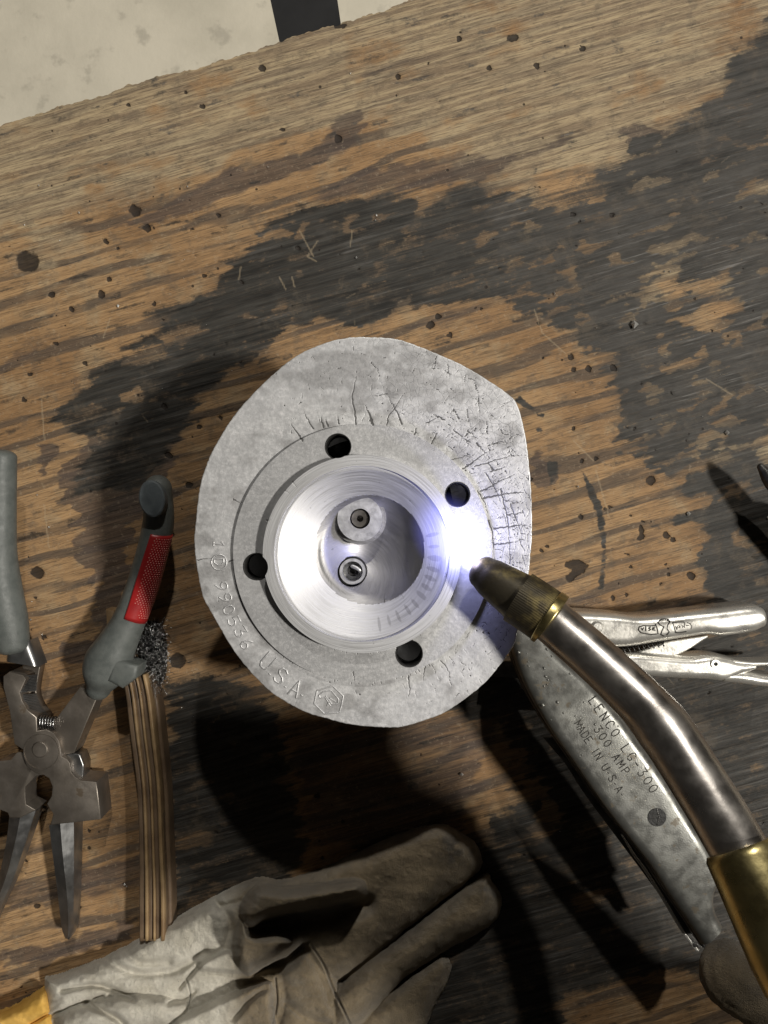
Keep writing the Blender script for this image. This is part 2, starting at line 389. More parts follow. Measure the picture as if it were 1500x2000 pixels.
M['plugsteel'] = simple('plug_steel', (.55, .55, .56), (.72, .72, .73), (.36, .5), .7, 200, .00004, 1500)
M['fin'] = simple('fin_aluminium', (.33, .33, .33), (.47, .47, .46), (.5, .7), .4)
M['nickel'] = simple('brushed_nickel', (.475, .44, .412), (.59, .555, .52), (.27, .40), 1.0, 70, .00004, 420)
M['brass'] = simple('brass', (.48, .39, .17), (.62, .52, .25), (.24, .40), 1.0, 90, .00005, 600)
def patina():
    n = NT('tarnished_brass'); a = n.noise(110, 5, .65); c = n.mix(n.ss(a, .42, .60), (.060, .048, .028), (.19, .150, .062))
    c = n.mix(n.ss(n.noise(60, 3), .5, .62), c, (.05, .042, .028))
    return n.out(c, n.ss(a, .3, .7, .42, .6), .6, n.bump(n.noise(900, 3), .00008))
M['patina'] = patina()
M['chrome'] = simple('nickel_plate', (.74, .72, .67), (.84, .82, .77), (.24, .36), .75, 90, .00007, 600)
M['clampsteel'] = simple('worn_plated_steel', (.20, .20, .188), (.25, .25, .232), (.30, .48), .75, 120, .00006, 1400, spots=170, spotc=(.15, .13, .10))
M['clampdark'] = simple('oily_dark_steel', (.06, .06, .058), (.12, .115, .11), (.3, .5), .8)
M['plier'] = simple('brown_tool_steel', (.19, .165, .14), (.26, .23, .20), (.34, .50), .75, 60, .00006, 900, spots=70, spotc=(.09, .07, .05))
M['pliertip'] = simple('grey_tool_steel', (.20, .20, .20), (.32, .32, .32), (.28, .45), .9, 70, .00010, 300, aniso=(1, .15, 1))
M['rubber'] = simple('grey_rubber', (.095, .105, .10), (.125, .135, .128), (.36, .52), 0.0, 200, .00012, 2600, spec=.45)
M['rubber2'] = simple('blue_grey_rubber', (.085, .10, .11), (.11, .13, .14), (.5, .65), 0.0, 200, .0001, 2200)
M['red'] = simple('red_rubber', (.27, .012, .014), (.34, .018, .018), (.30, .42), 0.0, 90, .00004, 1500)
M['reddot'] = simple('red_dots', (.46, .15, .13), (.55, .2, .17), (.3, .4), 0)
M['groove_shade'] = simple('engraved_shadow', (.018, .016, .014), (.03, .026, .022), (.6, .7), .1)  # dark colour of the strokes stands for shade in stamped grooves
M['black'] = simple('black_painted_steel', (.008, .008, .009), (.014, .014, .015), (.5, .6), 0.0, 30, .00002, spec=.2)
M['yellow'] = simple('yellow_cotton', (.62, .36, .07), (.74, .45, .11), (.85, .95), 0.0, 90, .0003, 1800)
M['ply_light'] = simple('birch_strip', (.20, .125, .062), (.36, .245, .125), (.4, .55), 0.0, 60, .0002, 500, aniso=(2.5, .3, 1))
M['ply_dark'] = simple('dark_strip', (.10, .065, .04), (.17, .115, .07), (.45, .6), 0.0, 60, .0002, 500, aniso=(2.5, .3, 1))
M['wire'] = simple('steel_wire', (.16, .16, .16), (.50, .50, .50), (.2, .35), 1.0)
M['speck'] = simple('metal_spatter', (.7, .7, .68), (.9, .9, .88), (.2, .4), .8)
def leather():
    n = NT('suede_leather'); a = n.noise(60, 5, .6); f = n.noise(900, 4, .75); g = n.noise(2400, 2, .6)
    cl = n.mix(n.ss(a, .35, .65), (.56, .52, .43), (.72, .68, .585))
    cd = n.mix(n.ss(a, .35, .65), (.165, .128, .080), (.290, .228, .146))
    d = n.ss(n.math('ADD', n.attr('dirt'), n.math('MULTIPLY', n.math('SUBTRACT', a, .5), .6)), .30, .75)
    c = n.mix(d, cl, cd); c = n.mix(n.math('MULTIPLY', n.ss(f, .5, .7), .22), c, (.12, .10, .075))
    c = n.mix(n.ss(n.attr('soot'), .2, .8, 0, .75), c, (.055, .05, .045))
    c = n.mix(n.ss(n.attr('seam'), .3, .9, 0, .6), c, (.05, .04, .03))
    sp = n.voro(170, vec=n.map((1, 1, 0))); c = n.mix(n.ss(sp, .03, .06, .45, 0), c, (.04, .035, .03))
    n.b.inputs['Specular IOR Level'].default_value = .12
    return n.out(c, .95, 0.0, n.bump(n.math('ADD', f, n.math('MULTIPLY', g, .8)), .0009, 1.0), Sheen_Weight=.25)
M['leather'] = leather()

# ------------------------------------------------------------------ concrete floor
fv = [(-3, -3, -.78), (3, -3, -.78), (3, 3, -.78), (-3, 3, -.78)]
tag(add('floor', fv, [(0, 1, 2, 3)], M['concrete'], smooth=False), kind='structure')

# ------------------------------------------------------------------ workbench
bench = thing('workbench', (0, 0, 0), 'worn plywood workbench top, smeared with black paint, under all the tools', 'workbench')
GA = math.radians(16); ca, sa = math.cos(GA), math.sin(GA)
IX0, IY0, IW, IH = -60, -60, 1620, 2120          # mask canvas in photo pixels on the bench plane
Yi, Xi = np.mgrid[0:IH:2, 0:IW:2]; Xi = Xi+IX0; Yi = Yi+IY0
def gu(x, y): return x*ca-y*sa, x*sa+y*ca
U_, V_ = gu(Xi, Yi)
wx = Xi+(fbm(U_/70, V_/16, 4, 3)-.5)*90*ca+(fbm(Xi/30, Yi/30, 4, 11)-.5)*26
wy = Yi-(fbm(U_/70, V_/16, 4, 3)-.5)*90*sa+(fbm(Xi/30, Yi/30, 4, 12)-.5)*26
paint = np.zeros(Xi.shape); stain_shade = np.zeros(Xi.shape); pale = np.zeros(Xi.shape)
def soft(img, P, val, s=14, mode='max', X=None, Y=None):
    d = polydist(wx if X is None else X, wy if Y is None else Y, P); m = np.clip(.5+d/(2*s), 0, 1); m = m*m*(3-2*m)
    if mode == 'max': np.maximum(img, m*val, out=img)
    else: img *= (1-m*val)
# the big black smear, from left of the head up across to the right edge
soft(paint, [(105, 800), (135, 770), (200, 712), (235, 700), (300, 630), (300, 600), (385, 572), (432, 560), (430, 517), (480, 500), (505, 445),
             (560, 420), (640, 395), (750, 384), (850, 375), (930, 355), (1000, 372), (1080, 370), (1150, 350), (1220, 315), (1270, 290), (1330, 235),
             (1400, 185), (1420, 125), (1470, 60), (1560, 0), (1560, 1660), (1480, 1660), (1200, 1700), (1180, 1180), (1210, 840), (1180, 700), (1090, 640),
             (1000, 595), (900, 600), (850, 600), (700, 640), (600, 640), (520, 690), (400, 760), (370, 830), (330, 900), (260, 960), (140, 970), (180, 890), (150, 850), (90, 822)], 1.0)
# bare wood inside it
for P, v in (([(770, 590), (800, 572), (815, 580), (790, 605), (760, 612)], 1),
             ([(560, 645), (610, 622), (665, 618), (700, 640), (760, 615), (870, 592), (940, 582), (1000, 592), (1050, 612), (1110, 660), (1180, 700), (1203, 730),
               (1180, 765), (1205, 790), (1205, 825), (1175, 838), (1200, 865), (1255, 925), (1300, 930), (1350, 905), (1430, 885), (1432, 902), (1345, 930), (1305, 960), (1372, 970), (1370, 992),
               (1312, 1010), (1372, 1035), (1355, 1065), (1380, 1120), (1370, 1166), (1400, 1230), (1300, 1260), (1000, 1260), (500, 1300), (380, 1100), (400, 770)], 1),
             ([(345, 525), (430, 512), (420, 560), (350, 575)], .8), ([(310, 650), (365, 640), (400, 655), (330, 670)], .7),
             ([(240, 690), (330, 672), (320, 700), (250, 715)], .7), ([(240, 765), (280, 750), (300, 765), (250, 785)], 1),
             ([(455, 470), (560, 450), (555, 460), (460, 490)], 1), ([(470, 615), (512, 610), (510, 618), (470, 625)], 1),
             ([(575, 435), (600, 432), (598, 460), (578, 462)], .9), ([(668, 430), (690, 430), (686, 452), (670, 452)], .9),
             ([(800, 372), (850, 365), (930, 325), (925, 340), (860, 385), (810, 390)], .9), ([(820, 385), (850, 375), (840, 410), (820, 415)], 1),
             ([(925, 455), (950, 450), (950, 478), (930, 482)], 1), ([(1005, 435), (1040, 440), (1045, 450), (1015, 450)], 1),
             ([(1192, 495), (1228, 492), (1232, 515), (1198, 520)], 1), ([(1110, 520), (1130, 515), (1120, 570), (1105, 565)], .9),
             ([(1280, 490), (1365, 455), (1370, 470), (1290, 500)], 1), ([(1235, 570), (1290, 545), (1330, 510), (1350, 520), (1300, 560), (1410, 540), (1440, 520), (1450, 545), (1400, 570), (1300, 570), (1240, 580)], 1),
             ([(1310, 630), (1360, 600), (1440, 580), (1460, 600), (1400, 615), (1440, 620), (1420, 650), (1350, 630)], 1),
             ([(1360, 680), (1385, 682), (1384, 700), (1362, 698)], 1), ([(1440, 665), (1455, 668), (1450, 690)], 1),
             ([(1400, 820), (1445, 805), (1440, 825), (1395, 840)], 1), ([(1270, 855), (1300, 830), (1305, 850), (1280, 865)], 1),
             ([(1400, 770), (1420, 760), (1430, 790), (1415, 800)], .9), ([(1455, 870), (1500, 840), (1540, 830), (1540, 920), (1480, 905)], 1),
             ([(1400, 958), (1458, 943), (1456, 953), (1405, 975)], 1), ([(1430, 1045), (1450, 1030), (1480, 1060), (1470, 1080)], .8),
             ([(1150, 430), (1250, 400), (1240, 425), (1160, 450)], .45), ([(1050, 350), (1130, 330), (1200, 360), (1100, 420), (1040, 400)], .45),
             ([(1475, 1565), (1540, 1540), (1540, 1680), (1480, 1650)], .9), ([(1480, 1130), (1540, 1110), (1540, 1150), (1490, 1150)], .6)):
    soft(paint, P, v, 7, 'mul')
for P in ([(1222, 296), (1236, 268), (1262, 262), (1300, 258), (1284, 282), (1246, 304)], [(1136, 918), (1148, 930), (1172, 975), (1180, 1012), (1166, 1006), (1150, 965)], [(1166, 1005), (1181, 1010), (1186, 1090), (1180, 1150), (1170, 1150), (1176, 1080)],
          [(1012, 772), (1064, 806), (1060, 816), (1008, 786)], [(1068, 898), (1090, 900), (1092, 930), (1074, 950)], [(1040, 830), (1060, 828), (1068, 845), (1050, 848)]):
    soft(paint, P, 1.0, 3, X=Xi+(fbm(Xi/9, Yi/9, 3, 61)-.5)*9, Y=Yi+(fbm(Xi/9, Yi/9, 3, 62)-.5)*9)
# lower bench
soft(paint, [(330, 1330), (420, 1320), (560, 1400), (560, 1560), (600, 1640), (560, 1760), (330, 1800), (322, 1600)], 1.0)
soft(paint, [(800, 1360), (1000, 1300), (1300, 1330), (1560, 1330), (1560, 1960), (1330, 1900), (1180, 1930), (1050, 1960), (900, 2060), (820, 1850), (850, 1600), (1040, 1560), (1020, 1440)], .95)
soft(paint, [(700, 1640), (900, 1600), (1100, 1650), (1100, 2060), (700, 2060)], .95)
for P, v in (([(330, 1625), (400, 1615), (430, 1650), (370, 1662)], .8), ([(1040, 1530), (1085, 1570), (1118, 1605), (1095, 1632), (1055, 1630)], 1),
             ([(1160, 1945), (1200, 1920), (1310, 1905), (1350, 1960), (1400, 2060), (1160, 2060)], 1), ([(860, 1560), (930, 1500), (980, 1640), (880, 1660)], .8),
             ([(800, 1410), (900, 1400), (900, 1520), (850, 1500)], .8), ([(335, 1790), (420, 1720), (440, 1740), (380, 1800)], .3), ([(1120, 1745), (1180, 1740), (1160, 1790), (1130, 1785)], .7)):
    soft(paint, P, v, 8, 'mul')
# grey and brown stains; two areas hold painted cast shadow
soft(stain_shade, [(225, 440), (300, 400), (430, 330), (560, 300), (640, 262), (695, 205), (722, 232), (700, 275), (600, 330), (480, 372), (400, 410), (300, 432)], .95, 18)
soft(stain_shade, [(560, 405), (700, 330), (900, 290), (1000, 300), (1150, 240), (1100, 290), (950, 350), (750, 385)], .75, 18)
soft(stain_shade, [(700, 120), (790, 100), (1000, 70), (1010, 110), (860, 150), (720, 190)], .5, 20)
soft(stain_shade, [(150, 850), (330, 880), (380, 760), (330, 980), (250, 1020), (260, 1180), (210, 1300), (115, 1290), (120, 1252), (190, 1240), (165, 1180), (185, 1120), (120, 1060), (150, 1035), (125, 975)], .85, 12)  # stain that also takes in the head's cast shadow as colour
soft(stain_shade, [(60, 870), (100, 872), (105, 920), (80, 940)], .8, 10)
soft(stain_shade, [(0, 1720), (150, 1700), (330, 1640), (330, 1720), (180, 1760), (0, 1790)], .65, 16)
soft(stain_shade, [(0, 1860), (120, 1835), (260, 1790), (260, 1830), (120, 1870), (0, 1895)], .8, 14)
soft(stain_shade, [(0, 690), (120, 640), (200, 610), (130, 650), (0, 740)], .6, 14)
soft(stain_shade, [(560, 1400), (1000, 1380), (900, 1640), (600, 1660)], .62, 20)
soft(stain_shade, [(1040, 1170), (1290, 1165), (1400, 1200), (1300, 1215), (1050, 1215)], .6, 12)  # shadow band along the locking pliers, painted as dark tone
soft(stain_shade, [(1040, 1080), (1180, 1050), (1300, 1030), (1290, 1060), (1160, 1100), (1040, 1140)], .55, 14)
soft(stain_shade, [(1035, 880), (1085, 890), (1090, 910), (1075, 950), (1030, 960)], .95, 10)
soft(stain_shade, [(1080, 760), (1190, 930), (1180, 970), (1050, 800)], .0, 10)
soft(stain_shade, [(870, 590), (1000, 600), (960, 640), (800, 650), (760, 640)], .55, 16)
soft(stain_shade, [(1200, 260), (1260, 235), (1300, 262), (1240, 300)], .9, 10)
soft(pale, [(-80, 230), (100, 200), (560, 60), (800, -60), (1560, -60), (1560, 60), (1430, 100), (1380, 180), (1250, 260), (1100, 350), (900, 340), (760, 240), (640, 250), (480, 320), (300, 390), (150, 430), (-80, 480)], .85, 60)
soft(pale, [(-80, 480), (150, 430), (350, 500), (200, 620), (-80, 700)], .35, 40)
fk = fbm(U_/46+Xi*0, V_/17, 5, 140); rg = np.clip((Xi-820)/300, 0, 1)*np.clip((Yi-180)/160, 0, 1)*np.clip((980-Yi)/120, 0, 1)
paint *= 1-.9*np.clip((fk-.60+.02*(1-rg))/.07, 0, 1)*np.maximum(rg*.9, .4)
paint = np.maximum(paint, .55*np.clip((fbm(U_/50, V_/14, 5, 150)-.655)/.06, 0, 1)*(paint < .5))
soft(pale, [(900, 330), (1500, 60), (1580, 60), (1580, 1000), (1250, 900), (1180, 680), (1000, 560)], .5, 90)
def blur(a, r):
    for ax in (0, 1):
        c = np.cumsum(np.concatenate([np.repeat(np.take(a, [0], ax), r+1, ax), a, np.repeat(np.take(a, [-1], ax), r, ax)], ax), ax)
        a = (np.take(c, range(2*r+1, c.shape[ax]), ax)-np.take(c, range(0, c.shape[ax]-2*r-1), ax))/(2*r+1)
    return a
soak = blur(blur(paint, 13), 13)
stain_shade = np.maximum(stain_shade, .40*np.clip(blur(blur(paint, 9), 9)*1.35, 0, 1)*np.where(paint < .25, .75, 1))
spot = np.zeros((IH, IW)); scr = np.zeros((IH, IW))
def sp(x, y, r, v=1.0): stroke(spot, [(x-r*.15, y), (x+r*.15, y+r*.1)], r*1.5, v, IX0, IY0)
for x, y, r in [(52, 508, 24), (262, 408, 14), (286, 444, 8), (205, 470, 6), (229, 484, 4), (512, 132, 8), (250, 203, 4), (212, 545, 5), (197, 573, 8), (100, 575, 7), (137, 602, 5),
                (300, 593, 5), (397, 538, 5), (427, 419, 5), (165, 709, 5), (108, 670, 5), (57, 731, 5), (45, 780, 6), (430, 816, 5), (389, 833, 5), (370, 948, 7), (320, 793, 7), (330, 889, 8), (374, 853, 3),
                (72, 1118, 13), (84, 1246, 5), (69, 1169, 4), (83, 1246, 5), (71, 1770, 7), (173, 1623, 3), (172, 1657, 3), (156, 1773, 3), (148, 1635, 2), (330, 1045, 8), (345, 1290, 16),
                (840, 634, 8), (857, 618, 7), (877, 653, 5), (930, 602, 3), (942, 602, 3), (1115, 697, 6), (1122, 721, 6), (1150, 720, 7), (1199, 718, 7), (1120, 837, 5), (1138, 901, 4), (1164, 895, 5),
                (1255, 1018, 4), (1137, 1010, 6), (1233, 1008, 4), (1181, 993, 4), (1192, 989, 4), (1303, 1045, 7), (1315, 1053, 6), (1232, 1107, 4), (1225, 1083, 4), (1302, 1103, 3), (1306, 1112, 3), (1306, 1122, 3),
                (1350, 1125, 8), (1293, 1140, 3), (1197, 1169, 6), (1226, 1160, 4), (1057, 1074, 4), (1069, 1066, 4), (1272, 938, 9), (1040, 935, 4), (1120, 417, 6), (1197, 418, 5), (897, 75, 5), (955, 132, 5), (1048, 125, 7),
                (1137, 92, 6), (1104, 88, 3), (778, 147, 6), (837, 123, 3), (900, 60, 3), (1052, 630, 4), (1060, 700, 3), (660, 270, 8), (552, 250, 5), (393, 203, 4), (363, 178, 4), (395, 205, 5), (470, 550, 4), (582, 483, 5), (545, 1500, 6), (620, 1555, 6), (504, 1440, 6), (670, 1606, 5)]:
    sp(x, y, r*.85)
for P, w in (([(1112, 1105), (1130, 1100), (1140, 1108), (1125, 1118), (1113, 1128)], 16), ([(1252, 1030), (1254, 1045), (1250, 1052)], 10), ([(995, 75), (1010, 70)], 10),
             ([(1255, 632), (1290, 634), (1345, 634)], 5), ([(655, 50), (674, 48)], 8), ([(994, 70), (1100, 15)], 3), ([(994, 72), (1060, 100)], 4),
             ([(674, 50), (740, 75), (770, 90)], 3), ([(1130, 100), (1180, 108), (1260, 90)], 2.5), ([(1105, 60), (1120, 45), (1150, 45), (1165, 70), (1150, 90), (1125, 92)], 2), ([(1225, 175), (1350, 125), (1480, 100)], 3)):
    stroke(spot, P, w*.8 if w > 4 else 1.6, .9 if w > 6 else .45, IX0, IY0)
for k in range(260):
    x = rng.uniform(0, 1500); y = rng.uniform(120, 2000); sp(x, y, rng.uniform(1.2, 2.6), rng.uniform(.6, 1))
for P in ([(1044, 604), (1060, 650), (1105, 690)], [(620, 470), (600, 500), (618, 510)], [(585, 450), (612, 500)], [(688, 450), (684, 480)], [(1380, 740), (1430, 770)], [(570, 540), (575, 560)], [(545, 540), (558, 565)],
          [(1165, 920), (1190, 1010)], [(85, 985), (90, 1030), (95, 1070)], [(1120, 860), (1160, 900)], [(80, 780), (86, 860)], [(470, 520), (466, 545)], [(215, 620), (200, 660)]):
    stroke(scr, P, 3.0, .75, IX0, IY0)
for k in range(110):
    x = rng.uniform(0, 1500); y = rng.uniform(150, 1950); a = rng.uniform(0, PI); l = rng.uniform(5, 26)
    stroke(scr, [(x, y), (x+l*math.cos(a), y+l*math.sin(a)*.8)], rng.uniform(2.2, 3.2), rng.uniform(.25, .6), IX0, IY0)
edge = np.array([(-900, 470), (0, 245), (75, 220), (130, 203), (200, 185), (300, 150), (390, 130), (450, 112), (480, 103), (555, 77), (600, 64), (645, 50), (675, 42), (750, 18), (800, 0), (1000, -60), (2400, -500)])
cx_ = np.r_[np.linspace(-900, -40, 24), np.arange(-30, 1530, 3.0), np.linspace(1540, 2400, 24)]
ey = np.interp(cx_, edge[:, 0], edge[:, 1])+(fbm(cx_/25, cx_*0, 4, 5)-.5)*11+(vnoise(cx_/5, cx_*0, 9)-.5)*3
rows = np.r_[0, np.linspace(.4, 2150, 720), np.linspace(2170, 3000, 12)]
PX = np.repeat(cx_[None], len(rows), 0); k0 = np.linspace(0, 1, len(rows))[:, None]
PY = ey[None]+rows[:, None]
sc0 = HC/FP
X = (PX-750)*sc0; Y = -(PY-1000)*sc0
up, vp = gu(PX, PY)
Z = (fbm(up/160, vp/9, 3, 21)-.5)*.0009*np.clip(rows[:, None]/4, 0, 1)
a_sp = sample(spot, (PX+(fbm(PX/7, PY/7, 3, 51)-.5)*9).ravel()-IX0, (PY+(fbm(PX/7, PY/7, 3, 52)-.5)*9).ravel()-IY0).reshape(PX.shape)*np.clip(.55+.9*fbm(PX/11, PY/11, 2, 53), 0, 1)
Z = Z-a_sp*.0006-.0006
nr, nc = PX.shape
V = np.stack([X, Y, Z], -1).reshape(-1, 3)
i = np.arange(nr-1)[:, None]*nc; j = np.arange(nc-1)[None]
F = np.stack([i+j, i+nc+j, i+nc+j+1, i+j+1], -1).reshape(-1, 4)
# rim going down and the underside
base = len(V); rim = V[:nc].copy(); rim2 = rim.copy(); rim2[:, 2] = -.018; last = V[(nr-1)*nc:].copy(); last[:, 2] = -.018
V = np.vstack([V, rim2, last]); jj = np.arange(nc-1)
F = np.vstack([F, np.stack([jj, jj+1, base+jj+1, base+jj], 1), np.stack([base+jj, base+jj+1, base+nc+jj+1, base+nc+jj], 1)])
def at(img2): 
    a = sample(img2, (PX.ravel()-IX0)/2, (PY.ravel()-IY0)/2); return np.r_[a, np.zeros(2*nc)]
attrs = dict(soak=at(soak), paint=at(paint), stain_shade=at(stain_shade), pale=at(pale), spot=np.r_[a_sp.ravel(), np.zeros(2*nc)], scratch=np.r_[sample(scr, PX.ravel()-IX0, PY.ravel()-IY0), np.zeros(2*nc)])
add('tabletop', V, F, M['wood'], bench, attrs=attrs)
# black steel leg standing out past the board's edge
lg = []
for z, (a, b) in ((-.02, ((500, -110), (690, -60))), (-.20, ((470, -240), (700, -190)))): pass
lv = []
for z, pts in ((-.019, [(515, -60), (646, -90), (668, 62), (548, 92)]), (-.75, [(515, -60), (646, -90), (668, 62), (548, 92)])):
    for p in pts:
        q = W(p[0], p[1], -.019); lv.append((q[0], q[1], z))
add('leg', lv, [(0, 1, 2, 3), (7, 6, 5, 4), (0, 4, 5, 1), (1, 5, 6, 2), (2, 6, 7, 3), (3, 7, 4, 0)], M['black'], bench, smooth=False)

# ------------------------------------------------------------------ stroke lettering
G = {'0': [[(.5, 0), (.15, .12), (0, .35), (0, .65), (.15, .88), (.5, 1), (.75, .88), (.9, .65), (.9, .35), (.75, .12), (.5, 0)]],
     '1': [[(.2, .78), (.5, 1), (.5, 0)], [(.25, 0), (.75, 0)]], '3': [[(.05, 1), (.8, 1), (.4, .6), (.75, .5), (.85, .28), (.65, .05), (.3, 0), (0, .15)]],
     '5': [[(.8, 1), (.15, 1), (.08, .55), (.5, .62), (.82, .45), (.82, .2), (.5, 0), (.05, .1)]],
     '6': [[(.7, 1), (.3, .75), (.05, .35), (.15, .08), (.45, 0), (.78, .1), (.85, .35), (.6, .55), (.3, .5), (.1, .35)]],
     '9': [[(.2, 0), (.6, .25), (.85, .65), (.75, .92), (.45, 1), (.12, .9), (.05, .65), (.3, .45), (.6, .5), (.8, .65)]],
     'U': [[(0, 1), (0, .25), (.2, .02), (.5, 0), (.7, .06), (.85, .28), (.85, 1)]], 'S': [[(.85, .85), (.6, 1), (.2, .98), (.03, .78), (.2, .56), (.65, .44), (.85, .24), (.65, .03), (.25, 0), (0, .14)]],
     'A': [[(0, 0), (.42, 1), (.85, 0)], [(.14, .34), (.7, .34)]], '.': [[(.3, .4), (.5, .42)]], 'L': [[(0, 1), (0, 0), (.7, 0)]],
     'E': [[(.75, 1), (0, 1), (0, 0), (.75, 0)], [(0, .5), (.6, .5)]], 'N': [[(0, 0), (0, 1), (.8, 0), (.8, 1)]],
     'C': [[(.85, .82), (.6, 1), (.3, 1), (.05, .75), (0, .4), (.15, .1), (.45, 0), (.85, .15)]], 'O': [[(.45, 0), (.12, .15), (0, .5), (.12, .85), (.45, 1), (.78, .85), (.9, .5), (.78, .15), (.45, 0)]],
     'G': [[(.85, .88), (.6, 1), (.3, 1), (.05, .75), (0, .4), (.15, .1), (.45, 0), (.85, .1), (.85, .38), (.55, .38)]], '-': [[(.1, .5), (.7, .5)]],
     'M': [[(0, 0), (0, 1), (.45, .35), (.9, 1), (.9, 0)]], 'P': [[(0, 0), (0, 1), (.55, 1), (.8, .85), (.8, .62), (.55, .48), (0, .48)]],
     'D': [[(0, 0), (0, 1), (.45, 1), (.8, .75), (.85, .35), (.5, 0), (0, 0)]], 'I': [[(.4, 0), (.4, 1)]]}
def glyph(ch, c, up, h, wk=.62):
    """strokes of one character in photo pixels, centred at c, up is a unit vector."""
    rx, ry = -up[1], up[0]; out = []
    for s in G[ch]:
        out.append([(c[0]+rx*(x-.45)*h*wk+up[0]*(y-.5)*h, c[1]+ry*(x-.45)*h*wk+up[1]*(y-.5)*h) for x, y in s])
    return out
def ridge(strokes, zf, r, flat=.55, ns=6):
    """half-sunk rounded ridges along strokes; zf(px,py) gives the surface height."""
    parts = []
    for s in strokes:
        P = np.array([W(x, y, zf(x, y)) for x, y in s])
        for q in range(len(P)-1): parts.append(sweep(cr(P[q:q+2], 3), r, r*flat, ns, cap=True))
    return join(parts)

# ------------------------------------------------------------------ the cylinder head
ZF = .090                                             # flange height
C0 = np.array([708.0, 1080.0]); hs = (HC-ZF)/FP
hx, hy, _ = W(C0[0], C0[1], ZF)
head = thing('cylinder_head', (hx, hy, 0), 'grey cast aluminium engine cylinder head with crazed rim and bright round machined chamber', 'cylinder head')
outl = [(715, 657), (780, 662), (850, 687), (905, 712), (960, 745), (1000, 774), (1014, 797), (1028, 850), (1035, 910), (1040, 980), (1041, 1040), (1036, 1110), (1024, 1190),
        (1013, 1233), (1004, 1261), (975, 1303), (943, 1340), (873, 1391), (803, 1417), (757, 1423), (679, 1416), (636, 1405), (593, 1391), (561, 1375), (529, 1354), (508, 1335), (472, 1294), (450, 1265), (431, 1233), (410, 1197), (396, 1168), (386, 1127), (380, 1084), (379, 1037),
        (386, 967), (402, 905), (430, 850), (467, 797), (523, 738), (575, 695), (631, 669), (677, 658)]
oc = crclosed(outl, 900)
an = np.unwrap(np.arctan2(oc[:, 1]-C0[1], oc[:, 0]-C0[0])); rr = np.hypot(oc[:, 0]-C0[0], oc[:, 1]-C0[1])
NA = 1500; th = np.linspace(0, 2*PI, NA, endpoint=False)
am = np.mod(an, 2*PI); o_ = np.argsort(am); Rout = np.interp(th, am[o_], rr[o_], period=2*PI)
Rout = Rout+(fbm(th*60, th*0, 3, 4)-.5)*1.6+(vnoise(th*9, th*0, 8)-.5)*1.5-1.5
